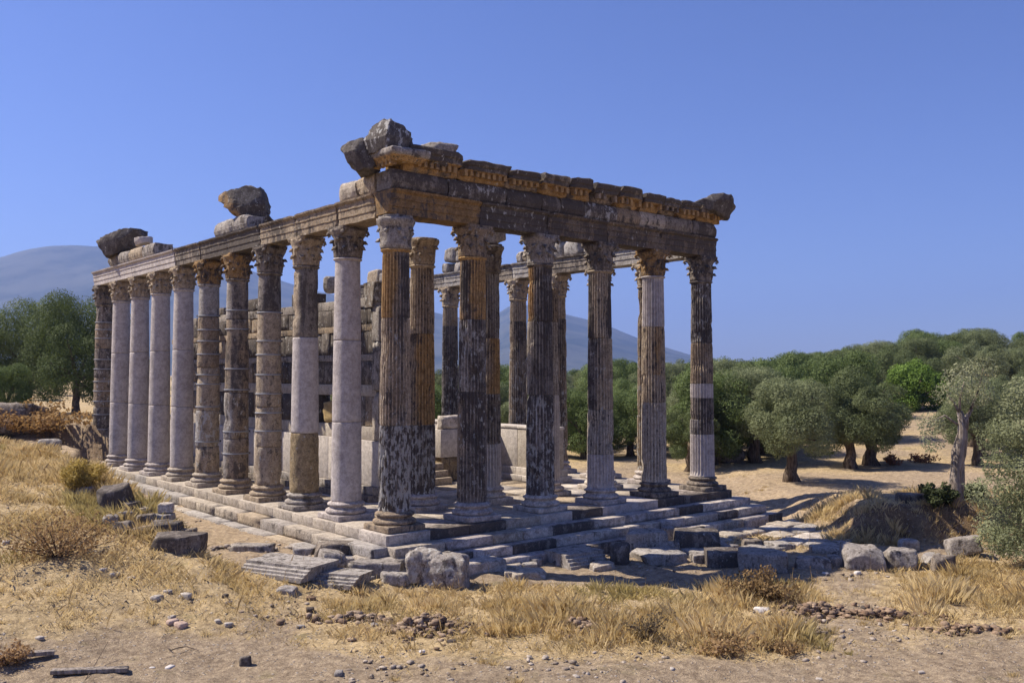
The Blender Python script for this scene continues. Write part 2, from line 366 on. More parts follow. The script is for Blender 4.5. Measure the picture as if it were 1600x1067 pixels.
def stepring(z1, off_in, off_out, fr, lf, rt, z0, xs0=None):
    # front, left and right runs of step blocks
    x = xs0 if xs0 is not None else ex0-.02
    sd0 = int(-z1*100)
    while fr and x < ex1+off_out-.05:
        l = min(rnd.uniform(1.0, 1.75), ex1+off_out-x); l = ex1+off_out-x if ex1+off_out-x-l < .5 else l
        k = rnd.choice(['new', 'newl', 'new', 'pale', 'new', 'grey', 'black', 'newl', 'new']); c = np.array(pal(k, rnd))
        V, F = blockV((l-.012, off_out-off_in+.16, z1-z0), sd0+int(x*10), 5, .02, .014); cc = np.tile(c, (len(V), 1))
        hw = (off_out-off_in+.16)/2
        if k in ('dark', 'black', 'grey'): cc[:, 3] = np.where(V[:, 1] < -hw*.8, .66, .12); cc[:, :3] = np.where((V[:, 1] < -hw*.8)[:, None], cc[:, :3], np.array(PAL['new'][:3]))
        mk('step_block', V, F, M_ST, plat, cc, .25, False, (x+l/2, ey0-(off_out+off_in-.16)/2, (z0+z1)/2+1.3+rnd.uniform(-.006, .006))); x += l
    for sgn, on in ((-1, lf), (1, rt)):
        if not on: continue
        y = ey0-off_in+.17 if fr else ey0
        while y < ey1:
            l = min(rnd.uniform(1.1, 1.7), ey1-y); l = ey1-y if ey1-y-l < .5 else l
            c = pal(rnd.choice(['pale', 'tan', 'pale', 'grey']), rnd)
            xc = (ex0-(off_out+off_in-.16)/2) if sgn < 0 else (ex1+(off_out+off_in-.16)/2)
            slab('step_block', (off_out-off_in+.16, l-.012, z1-z0), c, (xc, y+l/2, (z0+z1)/2+1.3+rnd.uniform(-.006, .006)), (0, 0, 0), plat, sd0+int(y*10), 4, .02, .014, .1); y += l
stepring(-.272, 0, .46, True, False, True, -.53)
stepring(-.535, .46, .86, True, False, True, -.79, .35)
stepring(-.795, .86, 1.25, True, False, True, -1.3, 2.1)
# flank: one step, a low kerb strip
for (z1, z0, a, b_, nm) in ((-.275, -.56, .0, .50, 'step_block'), (-.56, -1.2, .5, .95, 'kerb_block')):
    y = ey0-.1 if nm == 'step_block' else -.2
    while y < ey1:
        l = min(rnd.uniform(1.2, 2.0), ey1-y+.05)
        if l < .2: break
        V, F = blockV((b_-a+.1, l-.012, z1-z0), int(y*17)+3, 5, .02, .018); cc = np.tile(pal(rnd.choice(['pale', 'tan', 'ltg', 'grey']) , rnd), (len(V), 1)); cc[:, 3] = .2
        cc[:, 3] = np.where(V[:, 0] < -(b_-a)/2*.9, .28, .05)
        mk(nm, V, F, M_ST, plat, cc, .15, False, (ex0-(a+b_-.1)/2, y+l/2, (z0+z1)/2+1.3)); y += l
# solid core
slab('core', (14.3, 26.5, 1.0), pal('grey'), (6.55, 12.67, -.78+1.3), (0, 0, 0), plat, 1, 1, .01, 0)
# corner block under the front corner column
# ================================================================== COLUMNS
def lathe(rz, seg, V0=None, flute=0., phase=0.):
    """rz: list of (r, z); flute = depth"""
    th = np.arange(seg)/seg*2*PI
    if flute:
        k = np.arange(seg) % 5; off = np.array([0, .12, .8, 1, .8])[k]
    else: off = np.zeros(seg)
    V = []
    for r, z, f in rz:
        R = r-off*flute*f; V.append(np.stack([R*np.cos(th+phase), R*np.sin(th+phase), np.full(seg, z)], 1))
    V = np.concatenate(V); m = len(rz)
    I = (np.arange(m-1)[:, None]*seg); J = np.arange(seg)[None, :]; K = (J+1) % seg
    F = np.stack([(I+J).ravel(), (I+K).ravel(), (I+seg+K).ravel(), (I+seg+J).ravel()], 1)
    F = F.tolist(); F.append(list(range(seg))[::-1]); F.append([(m-1)*seg+q for q in range(seg)])
    return V, F
def shaftr(z):
    t = (z-.5)/6.95; return .435-.075*t**1.35
def paint(V, spec, seed, ctr=0.):
    """spec: list of (angle range in degrees around the axis seen from the viewer, palette key)"""
    base = np.tile(np.array(PAL[spec[0]]), (len(V), 1))
    an = np.arctan2(V[:, 1], V[:, 0]); P3 = np.stack([V[:, 0]*3.2, V[:, 1]*3.2, V[:, 2]*.9+seed], 1); nz = fbm(P3, seed)
    vdir = ctr
    rel = (np.degrees(an-vdir)+180) % 360-180      # + = to the right in the picture
    for a0, a1, k in spec[1:]:
        mid = (a0+a1)/2; hw = (a1-a0)/2
        f = 1-ss(np.abs(rel-mid)-hw+nz*46, -24, 24)
        base = base*(1-f[:, None])+np.array(PAL[k])*f[:, None]
    return base
leafmesh = None
def leaf_geo(h=.34, wd=.25, seed=0):
    nu, nv = 7, 9; V = []
    for lay in (0, 1):
        for j in range(nv):
            t = j/(nv-1); lob = 1+.20*math.cos(t*PI*5.0)
            ww = wd*.5*(.72+.55*math.sin(PI*min(1, t*1.05))) * lob*(1 if t < .8 else (1-(t-.8)*3.6))
            if t < .82: out = .015+.05*t*t; z = h*t/.82
            else:
                q = (t-.82)/.18; out = .05+.11*math.sin(q*PI/2); z = h-.10*(1-math.cos(q*PI*.62))
            for i in range(nu):
                u = i/(nu-1)*2-1; rib = .028*math.cos(u*PI*2.0)*(.3+.7*math.sin(PI*t)); x = u*ww
                V.append([x, -(out+rib-.06*u*u) + (.035 if lay else 0), z])
    F = []
    for lay in (0, 1):
        o = lay*nu*nv
        for j in range(nv-1):
            for i in range(nu-1):
                q = [o+j*nu+i, o+j*nu+i+1, o+(j+1)*nu+i+1, o+(j+1)*nu+i]; F.append(q if not lay else q[::-1])
    o = nu*nv
    for j in range(nv-1):
        F.append([j*nu, (j+1)*nu, o+(j+1)*nu, o+j*nu]); F.append([(j+1)*nu+nu-1, j*nu+nu-1, o+j*nu+nu-1, o+(j+1)*nu+nu-1])
    for i in range(nu-1): F.append([(nv-1)*nu+i, (nv-1)*nu+i+1, o+(nv-1)*nu+i+1, o+(nv-1)*nu+i])
    V = np.array(V); V = V+np.stack([fbm(V*14+9*a+seed, seed+a) for a in range(3)], 1)*.014
    return V, F
def tube(path, rad, seg=8):
    path = [Vector(p) for p in path]; V = []; n = len(path)
    for i, p in enumerate(path):
        t = (path[min(i+1, n-1)]-path[max(i-1, 0)]).normalized(); a = t.cross(Vector((0, 0, 1))) if abs(t.z) < .95 else t.cross(Vector((1, 0, 0)))
        a.normalize(); b = t.cross(a).normalized(); r = rad[i] if hasattr(rad, '__len__') else rad
        for k in range(seg):
            q = k/seg*2*PI; V.append(p+a*math.cos(q)*r+b*math.sin(q)*r)
    F = [[i*seg+k, i*seg+(k+1) % seg, (i+1)*seg+(k+1) % seg, (i+1)*seg+k] for i in range(n-1) for k in range(seg)]
    F.append(list(range(seg))[::-1]); F.append([(n-1)*seg+k for k in range(seg)])
    return np.array([list(v) for v in V]), F
CAPM = {}
def capmeshes(k):
    if k in CAPM: return CAPM[k]
    c = np.array(PAL[k]); 
    if k == 'orange': c[3] = .5
    out = {}
    for nm, (V, F) in dict(leaf=leaf_geo(.36, .27, 1), tall_leaf=leaf_geo(.60, .25, 2)).items():
        o = mk(nm, V, F, M_ST, None, c, .45, True); me = o.data; bpy.data.objects.remove(o); out[nm] = me
    # volute: stalk rising to the abacus corner and ending in a coil
    path = [(.26, 0, .42), (.33, 0, .58), (.42, 0, .70), (.52, 0, .76), (.60, 0, .745), (.625, 0, .69), (.595, 0, .645), (.555, 0, .66), (.56, 0, .69)]
    V, F = tube(path, [.05, .05, .055, .055, .05, .045, .04, .035, .025], 8); V = V+np.stack([fbm(V*11+5*a, 3+a) for a in range(3)], 1)*.02
    o = mk('volute', V, F, M_ST, None, c, .3, True); out['volute'] = o.data; bpy.data.objects.remove(o)
    CAPM[k] = out; return out
def link(name, me, parent, loc=(0, 0, 0), rot=(0, 0, 0), scale=(1, 1, 1)):
    o = bpy.data.objects.new(name, me); col.objects.link(o); o.parent = parent; o.location = loc; o.rotation_euler = rot; o.scale = scale; return o
def capital(root, z0, k, seed, style='full', h=.95):
    r = random.Random(seed); c = np.array(PAL[k]); 
    if k == 'orange': c[3] = .45
    rz = [(.355, 0, 0), (.385, .05, 0), (.395, .15, 0), (.38, .26, 0), (.40, .38, 0), (.42, .48, 0), (.41, .58, 0), (.45, .70, 0), (.50, .80, 0), (.50, .87, 0)]
    V, F = lathe([(a, b, 0) for a, b, _ in rz for _ in (0,)], 40); V = V.copy()
    D = fbm(V*5+seed*3, seed); D2 = fbm(V*13+seed, seed+4)
    V[:, :2] *= (1+.15*D+.13*D2)[:, None]
    if style == 'eroded': V[:, :2] *= 1.08
    cap = mk('capital', V, F, M_ST, root, c, .4, True, (0, 0, z0)); cap.scale = (1, 1, h/.95)
    ms = capmeshes(k)
    for row, (nm, n, rr, ph, zz) in enumerate((('leaf', 8, .365, 0, .03), ('tall_leaf', 8, .385, PI/8, .03))):
        for q in range(n):
            if style == 'eroded' and r.random() < .35: continue
            if style == 'broken' and q in (0, 1, 7): continue
            a = ph+q*2*PI/n; s = r.uniform(.85, 1.08)
            link('leaf', ms[nm], cap, (rr*math.cos(a), rr*math.sin(a), zz), (0, 0, a+PI/2), (s, r.uniform(.8, 1.3), s*r.uniform(.94, 1.02)))
    for q in range(4):
        if style == 'eroded' or (style == 'broken' and q in (0, 3)) or (style == 'full' and r.random() < .12): continue
        link('volute', ms['volute'], cap, (-.04, 0, 0) if 0 else (0, 0, .02), (0, 0, PI/4+q*PI/2), (.97, 1.2, 1.03))
    # concave abacus
    if style != 'broken':
        n = 48; P = []
        for q in range(n):
            a = q/n*2*PI; m = ((a+PI/4) % (PI/2))-PI/4; side = .44/math.cos(m)*(1-.0) ; R = min(side*(.94+.10*(abs(m)/(PI/4))**2), .60)
            if style == 'eroded': R = min(R, .47)
            P.append((R*math.cos(a), R*math.sin(a)))
        P = np.array(P); V = []
        for (s, z) in ((.93, .80), (.97, .84), (1.0, .87), (1.0, .95)):
            V.append(np.column_stack([P*s, np.full(n, z)]))
        V = np.concatenate(V); V = V+np.stack([fbm(V*6+a*7+seed, seed+a) for a in range(3)], 1)*(.035 if style == 'eroded' else .018)
        V[-n:, 2] = .95
        F = [[i*n+q, i*n+(q+1) % n, (i+1)*n+(q+1) % n, (i+1)*n+q] for i in range(3) for q in range(n)]+[list(range(n))[::-1], [3*n+q for q in range(n)]]
        mk('abacus', V, F, M_ST, cap, c*np.array([.9, .9, .9, 1.1]), .4, False)
    return cap
def base(root, k, seed, worn=0.):
    c = np.array(PAL[k]); r = random.Random(seed)
    slab('plinth', (1.19, 1.19, .165), c, (0, 0, .0825), (0, 0, 0), root, seed, 6, .02, .012+.03*worn, .2)
    rz = [(.50, .16), (.555, .175), (.585, .205), (.592, .235), (.58, .27), (.545, .295), (.50, .305), (.495, .315), (.475, .335), (.472, .355), (.49, .38), (.50, .385), (.525, .395), (.538, .42), (.53, .45), (.505, .468), (.468, .472), (.46, .485), (.445, .505)]
    V, F = lathe([(a, b, 0) for a, b in rz], 56)
    if worn: V[:, :2] *= (1-.06*worn+.09*worn*fbm(V*3.2+seed, seed))[:, None]
    else: V[:, :2] *= (1+.008*fbm(V*5+seed, seed))[:, None]
    mk('column_base', V, F, M_ST, root, c, .25, True)
def column(i, x, y, joints, specs, cap='grey', capstyle='full', basek='new', label='', group='', fluted=True, rings=(), top=7.45, worn=0., ringk='metal', lis=None, erode=.012, newring=True):
    ctr = math.atan2(CAM[1]-y, CAM[0]-x)
    root = thing('column', label, 'column', (x, y, 0), 0, group); seed = int(x*13+y*7+100)
    base(root, basek, seed, worn)
    js = [0]+list(joints)+[1]; seg = 120 if fluted else 72; r = random.Random(seed)
    for q in range(len(js)-1):
        z0 = .5+6.95*js[q]; z1 = min(.5+6.95*js[q+1], top)
        if z0 >= top-.05: break
        n = max(3, int((z1-z0)/.14)); tw = r.uniform(-.01, .01)
        spec = specs[q]; isnew = spec[0] == 'new' and len(spec) == 1
        rz = [(shaftr(z0)-.008, z0+.004, 1)]+[(shaftr(z0+(z1-z0)*t), z0+(z1-z0)*t, 1) for t in np.linspace(.02 if n > 3 else .04, .98, n)]+[(shaftr(z1)-.008, z1-.004, 1)]
        if fluted and q == 0: rz[1] = (rz[1][0]+.01, rz[1][1], .2); rz[0] = (rz[0][0]+.02, rz[0][1], .0)
        if fluted and js[q+1] == 1 and top > 7.4: rz[-2] = (rz[-2][0], rz[-2][1], .15); rz[-1] = (rz[-1][0], rz[-1][1], 0)
        V, F = lathe(rz, seg, flute=.052 if fluted else 0, phase=tw)
        er = 0 if isnew else erode
        if spec[0] == 'pit': er = .03
        D = fbm(V*np.array([3, 3, 1.6])+seed+q*9, seed+q); D2 = fbm(V*np.array([11, 11, 7.])+seed, seed+q+50, 2)
        chip = np.clip(fbm(V*np.array([2.3, 2.3, 2.0])+seed*2+q, seed+q+80)-.22, 0, 1)*(0 if isnew else .28)
        ed = np.exp(-np.minimum(V[:, 2]-z0, z1-V[:, 2])/.06)*np.clip(D2+.1, 0, 1)*(0 if isnew else .05)
        k_ = 1+(er*(D+.6*D2)-np.minimum(chip, .06)-ed)/.42
        V[:, :2] *= k_[:, None]
        V[:, 0] += 0 if isnew else r.uniform(-.007, .007); V[:, 1] += 0 if isnew else r.uniform(-.007, .007)
        C = paint(V, spec, seed+q, ctr)
        # a darker or paler waterline towards one end of an old drum
        if not isnew:
            g = fbm(V*np.array([.8, .8, .6])+seed*5+q*3, seed+q+7); C[:, :3] *= (1+.28*g)[:, None]; C[:, 3] = np.clip(C[:, 3]+.35*g, 0, 1)
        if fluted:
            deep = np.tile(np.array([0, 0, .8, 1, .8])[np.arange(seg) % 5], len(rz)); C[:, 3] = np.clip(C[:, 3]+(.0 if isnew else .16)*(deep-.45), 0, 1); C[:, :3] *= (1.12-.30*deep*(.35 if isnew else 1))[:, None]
        lv = (lis[q] if lis else (.05 if isnew else .45))
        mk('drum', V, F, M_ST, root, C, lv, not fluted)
    for t in rings:
        z = .5+6.95*t; rr = shaftr(z)+.018
        V, F = lathe([(rr-.03, z-.022, 0), (rr, z-.02, 0), (rr+.006, z, 0), (rr, z+.02, 0), (rr-.03, z+.022, 0)], 48); mk('band', V, F, M_IR, root, smooth=False)
        for sg in (2.6, 5.7):
            a = sg+r.uniform(-.2, .2)
            slab('clasp', (.05, .07, .07), pal('dark'), ((rr+.015)*math.cos(a), (rr+.015)*math.sin(a), z), (0, 0, a), root, 3, 1, .005, 0)
    if top >= 7.4:
        V, F = lathe([(.355, 7.38, 0), (.365, 7.40, 0), (.41, 7.425, 0), (.42, 7.45, 0), (.40, 7.475, 0), (.36, 7.48, 0)], 48)
        V[:, :2] *= (1+.015*fbm(V*6+seed, seed))[:, None]
        mk('astragal', V, F, M_ST, root, PAL[specs[-1][0] if newring else 'pale'], .1, True)
    if capstyle: capital(root, 7.47, cap, seed, capstyle, .90)
    return root
FG = 'fluted columns across the front'
column(0, 0, 0, (.325, .738), [('black', (-180, -80, 'grey')), ('tan', (0, 40, 'dark'), (-25, 15, 'brown')), ('orange', (-5, 100, 'black'))], 'grey', 'eroded', 'brown', 'front corner column, nearest of all, with black white-spotted lowest drum and grey worn capital', FG, worn=.2, lis=[1.15, .5, .2])
column(1, AX, 0, (.45, .746), [('black', (-90, -40, 'brown')), ('black', (-70, -10, 'grey')), ('orange', (-60, -15, 'black'), (30, 90, 'orange'))], 'brown', 'full', 'new', 'second front column from the near corner, black-streaked shaft under a brown leafy capital', FG, lis=[.6, .8, .4])
column(2, 2*AX, 0, (.433, .753), [('black', (-15, 25, 'grey')), ('black', (-100, -50, 'pale')), ('black', (-100, -45, 'orange'))], 'grey', 'full', 'newl', 'third front column from the near corner, almost wholly black fluted shaft with orange-edged top drum', FG, lis=[.9, .3, .3])
column(3, 3*AX, 0, (.153, .359, .689), [('new',), ('pale', (-20, 20, 'grey')), ('tan', (-100, -10, 'black')), ('tan', (-100, -40, 'black'), (55, 110, 'black'))], 'dark', 'full', 'new', 'fourth front column from the near corner, brown fluted shaft with beige lower drum', FG, lis=[.1, .5, .5, .3])
column(4, 4*AX, 0, (.384, .519, .755), [('pale', ), ('tan', ), ('tan', (-10, 40, 'orange')), ('new',)], 'orange', 'full', 'dark', 'fifth front column from the near corner, with smooth new lilac top drum and rusty capital', FG, worn=.9, lis=[.6, .4, .2, 0])
column(5, 5*AX, 0, (.214, .29, .40, .474, .684), [('new',), ('grey', (0, 60, 'dark')), ('dark',), ('new',), ('brown', ), ('black', )], 'dark', 'full', 'dark', 'far right end column of the front, patched with two new lilac drums', FG, worn=.7, lis=[0, .4, .4, 0, .4, .7])
LG = 'unfluted columns along the left flank'
column(0, 0, BY, (.325, .661), [('new',)]*3, 'dark', 'full', 'new', 'smooth pale new column next to the front corner column, under a dark old capital', LG, fluted=False)
column(1, 0, 2*BY, (.262, .686), [('pit', ), ('new',), ('black', (-110, -35, 'tan'))], 'tan', 'full', 'grey', 'left flank column with rough pitted brown foot, pale new middle and blackened top', LG, fluted=False, lis=[.4, 0, .2])
column(2, 0, 3*BY, (.18, .37, .52, .82), [('pit', (-180, 180, 'tan')), ('tan',), ('brown', (-180, 180, 'tan')), ('tan', ), ('black', (-120, -40, 'grey'))], 'dark', 'full', 'tan', 'banded left flank column with seven metal rings and dark crumbling capital', LG, fluted=False, rings=(.255, .34, .43, .52, .615, .68, .815), lis=[.5, .5, .5, .4, .4])
column(3, 0, 4*BY, (.2, .43, .80), [('brown', (-100, -30, 'grey')), ('brown', (-100, -30, 'grey')), ('brown', (-30, 20, 'dark')), ('dark', (20, 50, 'tan'), (-120, -50, 'ltg'))], 'orange', 'full', 'tan', 'banded left flank column with black upper shaft and bright orange capital', LG, fluted=False, rings=(.125, .235, .445, .55, .75, .845), lis=[.4, .7, .3, .1])
column(4, 0, 5*BY, (.14, .33, .56, .83), [('tan', ), ('grey', (-40, 60, 'tan')), ('tan', ), ('tan', (-180, 180, 'brown')), ('ltg', )], 'orange', 'full', 'pale', 'banded left flank column with pale upper shaft stained orange just under its orange capital', LG, fluted=False, rings=(.165, .35, .47, .52, .63, .70, .76, .835), lis=[.5, .9, .6, .3, .1])
for q, lb in ((5, 'smooth new lilac-grey column, nearest of the four plain new ones'), (6, 'smooth new lilac-grey column, second of the four plain new ones from the front'), (7, 'smooth new lilac-grey column, third of the four plain new ones from the front'), (8, 'smooth new lilac-grey column next to the dark banded column at the far left end')):
    column(q, 0, (q+1)*BY, (.34, .66), [('new',)]*3, 'tan', 'full', 'pale' if q == 5 else 'new', lb, LG, fluted=False)
column(9, 0, 10*BY, (.3, .5, .7, .87), [('dark',), ('brown', ), ('dark',), ('brown',), ('dark',)], 'dark', 'full', 'grey', 'dark banded column at the far left end of the temple', LG, fluted=False, rings=(.15, .25, .34, .41, .475, .56, .625, .77, .83, .88), lis=[.6]*5)
IG = 'inner row of columns behind the front'
column(0, AX, BY, (.3, .70), [('black', (-180, -100, 'grey')), ('orange', (-110, -30, 'brown')), ('tan', (-10, 60, 'brown'))], 'tan', 'broken', 'new', 'inner column just behind the corner column, ochre middle drum and half broken capital', IG, lis=[1.0, .2, .4])
column(1, 2*AX, BY, (.20, .43, .69), [('newl',), ('dark',), ('orange', (-40, 10, 'tan')), ('dark', (20, 80, 'grey'))], 'dark', 'eroded', 'newl', 'inner column with pale new fluted foot behind the second front column', IG, lis=[0, .6, .3, .4])
column(2, 3*AX, BY, (.42, .78), [('newl',), ('pale',), ('brown',)], 'dark', None, 'newl', 'inner column without capital behind the third front column', IG, top=7.1, lis=[0, .3, .3])
column(3, 4*AX, BY, (.3,), [('grey',), ('grey',)], 'dark', None, 'newl', 'broken stump of an inner column behind the fourth front column', IG, top=1.6)
SG = 'fluted columns along the far flank'
sl_ = ['fluted far flank column hidden behind the fifth front column', 'fluted far flank column hidden behind the fourth front column', 'grey-brown far flank column just right of the third front column', 'far flank column standing alone against the mountain, left of the third front column', 'far flank column hidden behind the second front column', 'slim black far flank column seen in the gap right of the ochre inner column', 'far flank column hidden behind the ochre inner column', 'far flank column hidden behind the front corner column', 'black far flank column seen at the end of the tall cella wall']
ss_ = [('brown',), ('tan',), ('brown', (0, 60, 'dark')), ('dark', (-90, -40, 'tan')), ('dark',), ('black',), ('dark',), ('dark',), ('black',)]
for q in range(9):
    cp = ['tan', 'tan', 'tan', 'tan', 'dark', 'tan', 'dark', 'dark', 'dark'][q]
    column(q, 5*AX, (q+1)*BY, (.3, .62, .86), [ss_[q]]*3+[('tan',) if q in (2, 3, 5) else ss_[q]], cp, 'full', 'new', sl_[q], SG, lis=[.9, .8, .4, .2])
# ================================================================== ENTABLATURE
def prism(prof, Lh, seed, rough=.012, st=.16, fr=2., ends=0.):
    """profile (u outward, v up) swept along local x of length Lh, centred"""
    P = []
    n = len(prof)
    for i in range(n):
        a = np.array(prof[i], float); b = np.array(prof[(i+1) % n], float); k = max(1, int(np.linalg.norm(b-a)/.14))
        for q in range(k): P.append(a+(b-a)*q/k)
    P = np.array(P); m = len(P); k = max(2, int(Lh/st))+1; X = np.linspace(-Lh/2, Lh/2, k)
    V = np.array([[x, -p[0], p[1]] for x in X for p in P])
    S = np.stack([fbm(V*fr+a*11+seed*2.3, seed+a) for a in range(3)], 1)
    S2 = np.stack([fbm(V*fr*4+a*5+seed*2.3, seed+a+20, 2) for a in range(3)], 1)
    V0 = V.copy(); V = V+(S+.4*S2)*rough
    if ends:
        e = np.exp(-(Lh/2-np.abs(V0[:, 0]))/.07)*np.clip(.3+fbm(V0*3+seed, seed+9), 0, 1)*ends
        c = P.mean(0); V[:, 1] += e*(-c[0]-V[:, 1]); V[:, 2] += e*(c[1]-V[:, 2])*.8
    F = [[i*m+q, (i+1)*m+q, (i+1)*m+(q+1) % m, i*m+(q+1) % m] for i in range(k-1) for q in range(m)]
    F.append([q for q in range(m)]); F.append([(k-1)*m+q for q in range(m)][::-1])
    return V, F, V0
ARCH = [(-.36, 0), (.36, 0), (.36, .19), (.385, .20), (.385, .39), (.41, .40), (.41, .55), (.44, .57), (.49, .61), (.50, .66), (-.50, .66), (-.49, .61), (-.44, .57), (-.41, .55), (-.41, .40), (-.385, .39), (-.385, .20), (-.36, .19)]
FRZ = [(-.36, 0), (.36, 0), (.42, .08), (.46, .2), (.465, .32), (.44, .44), (.38, .53), (-.38, .53), (-.36, .5)]
COR = [(-.5, 0), (.38, 0), (.44, .05), (.47, .26), (.66, .29), (.70, .32), (.70, .42), (.75, .46), (.78, .58), (.74, .62), (-.4, .62), (-.5, .4)]
def ent(name, lab, parts, root_loc, rz, group=None):
    t = thing(name, lab, 'entablature', root_loc, rz, group); return t
def beam(t, name, prof, x0, x1, z, c, seed, li=.3, rough=.016, ends=.25, tilt=0., under=None, lip=None):
    V, F, V0 = prism(prof, abs(x1-x0)-.014, seed, rough, ends=ends)
    C = np.tile(np.array(c, float), (len(V), 1)); g = fbm(V0*np.array([1.1, 1, 1.4])+seed, seed+3)
    C[:, :3] *= (1+.35*g)[:, None]; C[:, 3] = np.clip(C[:, 3]+.5*g, 0, 1)
    if under is not None:
        mkk = (V0[:, 2] < under[0]); f = ss(fbm(V0*2.0+seed*3, seed+5)+.45, -.1, .2)[:, None]*mkk[:, None]; C[:, 3] = np.clip(C[:, 3]+.25, 0, 1); C = C*(1-f)+np.array(under[1])*f
        r_ = random.Random(seed); V[:, 2] *= r_.uniform(.84, 1.08); tilt += r_.uniform(-.012, .012); V[:, 1] *= r_.uniform(.9, 1.04)
    return mk(name, V, F, M_ST, t, C, li, False, ((x0+x1)/2, 0, z), (0, tilt, 0))
def dentils(par, L_, c, seed, z=.07):
    n = max(3, int(L_/.20)); V = []; F = []; r = random.Random(seed)
    B, BF = boxgrid(1)
    for i in range(n):
        if r.random() < .07: continue
        x = -L_/2+(i+.5)*L_/n; h = r.uniform(.15, .2)
        o = len(V); V += (B*np.array([.055, .09, h/2])+np.array([x, -.54, .285-h/2])).tolist(); F += (BF+o).tolist()
    tag(mk('dentil_row', np.array(V), F, M_ST, par, c, .0, False), kind='stuff')
ZA = 8.375; ZF = ZA+.66; ZC = ZF+.53
# front: along +x, outward = -y
fe = thing('entablature', 'long dark front beam with bulging frieze and toothed cornice over the six front columns', 'entablature', (0, 0, ZA))
ak = ['orange', 'dark', 'brown', 'brown', 'brown']
for i in range(5):
    x0 = AX*i-(.44 if i == 0 else 0); x1 = AX*(i+1)+(.44 if i == 4 else 0)
    c = np.array(PAL[ak[i]])*np.array([.72, .72, .75, 1]); c[3] = [.40, .72, .6, .55, .62][i]
    beam(fe, 'architrave_block', ARCH, x0, x1, 0, c, 60+i, [.1, .6, .4, .5, .3][i], .02)
fx = [-.42, 1.45, 3.55, 5.0, 5.75, 6.8, 8.2, 9.35, 10.6, 12.1, 13.52]; fk = ['black', 'black', 'darkest', 'black', 'darkest', 'black', 'brown', 'pale', 'dark', 'black']
for i in range(10): beam(fe, 'frieze_block', FRZ, fx[i], fx[i+1], .66, pal(fk[i]), 70+i, [.2, .75, .5, .3, .3, .9, .3, .1, .3, .3][i], .025)
cx = [1.75, 3.5, 4.75, 6.0, 7.05, 8.15, 9.3, 10.35, 11.25, 12.35, 13.75]; ck = ['black', 'black', 'dark', 'black', 'dark', 'dark', 'black', 'grey', 'dark', 'dark']
for i in range(10):
    cb = beam(fe, 'cornice_block', COR, cx[i]+.03, cx[i+1]-.03, 1.19, pal(ck[i]), 90+i, .35, .05, .6, under=(.30, np.array(PAL['orange' if i not in (1, 4, 7) else 'brown'])))
    dentils(cb, cx[i+1]-cx[i]-.12, PAL['orange'] if i not in (4, 7) else PAL['brown'], i)
# corner cornice block: overhangs on both sides
cb = beam(fe, 'cornice_block', COR, -.05, 1.72, 1.19, pal('dark'), 110, .4, .03, .2, under=(.30, np.array(PAL['orange']))); dentils(cb, 1.6, PAL['orange'], 31)
V, F = blockV((1.25, 1.25, .34), 61, 9, .05, .05); C = np.tile(pal('grey'), (len(V), 1)); C[V[:, 2] < -.05] = PAL['orange']
V[:, :2] *= (1-.22*ss(-V[:, 2], -.02, .16))[:, None]
mk('corner_cornice', V, F, M_ST, fe, C, .5, False, (-.12, -.30, 1.19+.33))
B, BF = boxgrid(1); V = []; F = []
for i in range(5):
    o = len(V); V += (B*np.array([.09, .05, .08])+np.array([-.50, -.6+i*.19, 1.19+.14])).tolist(); F += (BF+o).tolist()
tag(mk('dentil_row', np.array(V), F, M_ST, fe, PAL['orange'], 0), kind='stuff')
# upper moulding fragments lying on the cornice
for i, (x, y, z, s, k) in enumerate([(1.15, -.35, .62, (.85, .8, .3), 'grey')]):
    slab('sima_fragment', s, pal(k), (x, y, 1.19+z+.12), (0, 0, .1*i), fe, 200+i, 7, .08, .06, .6, 3)
# left flank: runs along +y, outward = -x : rotate so that local x points to -y
le = thing('entablature', 'left flank beam over the ringed and plain columns, newer and paler at its far end', 'entablature', (0, 0, ZA), -PI/2)
for i in range(10):
    y0 = BY*i+(.52 if i == 0 else 0); y1 = BY*(i+1)+(.45 if i == 9 else 0)
    k = ['brown', 'brown', 'tan', 'dark', 'dark', 'dark', 'new', 'new', 'new', 'new'][i]; c = np.array(PAL[k]); c[3] = [.3, .35, .5, .8, .8, .5, .05, 0, 0, 0][i]
    beam(le, 'architrave_block', ARCH, -y1, -y0, 0, c, 120+i, .45 if i < 6 else .05, .02 if i < 5 else .006, .25 if i < 6 else 0)
for (a, b_, k, s) in ((.47, 1.35, 'tan', 1), (1.37, 2.35, 'pale', 2), (8.6, 9.7, 'ltg', 3), (9.72, 11.2, 'ltg', 4), (17.4, 18.9, 'grey', 5), (18.9, 20.6, 'tan', 6), (20.6, 22.1, 'grey', 7), (22.1, 23.4, 'dark', 8)):
    beam(le, 'frieze_block', FRZ, -b_, -a, .66, pal(k), 140+s, .3, .03, .35)
re = thing('entablature', 'far flank beam with three grey fascias seen between the front columns', 'entablature', (5*AX, 0, ZA), PI/2)
for i in range(9):
    y0 = BY*i+(.52 if i == 0 else 0); y1 = BY*(i+1)+(.4 if i == 8 else 0)
    beam(re, 'architrave_block', ARCH, y0, y1, 0, pal(['grey', 'ltg', 'dark', 'ltg', 'dark', 'ltg', 'grey', 'ltg', 'dark'][i]), 160+i, .5, .02)
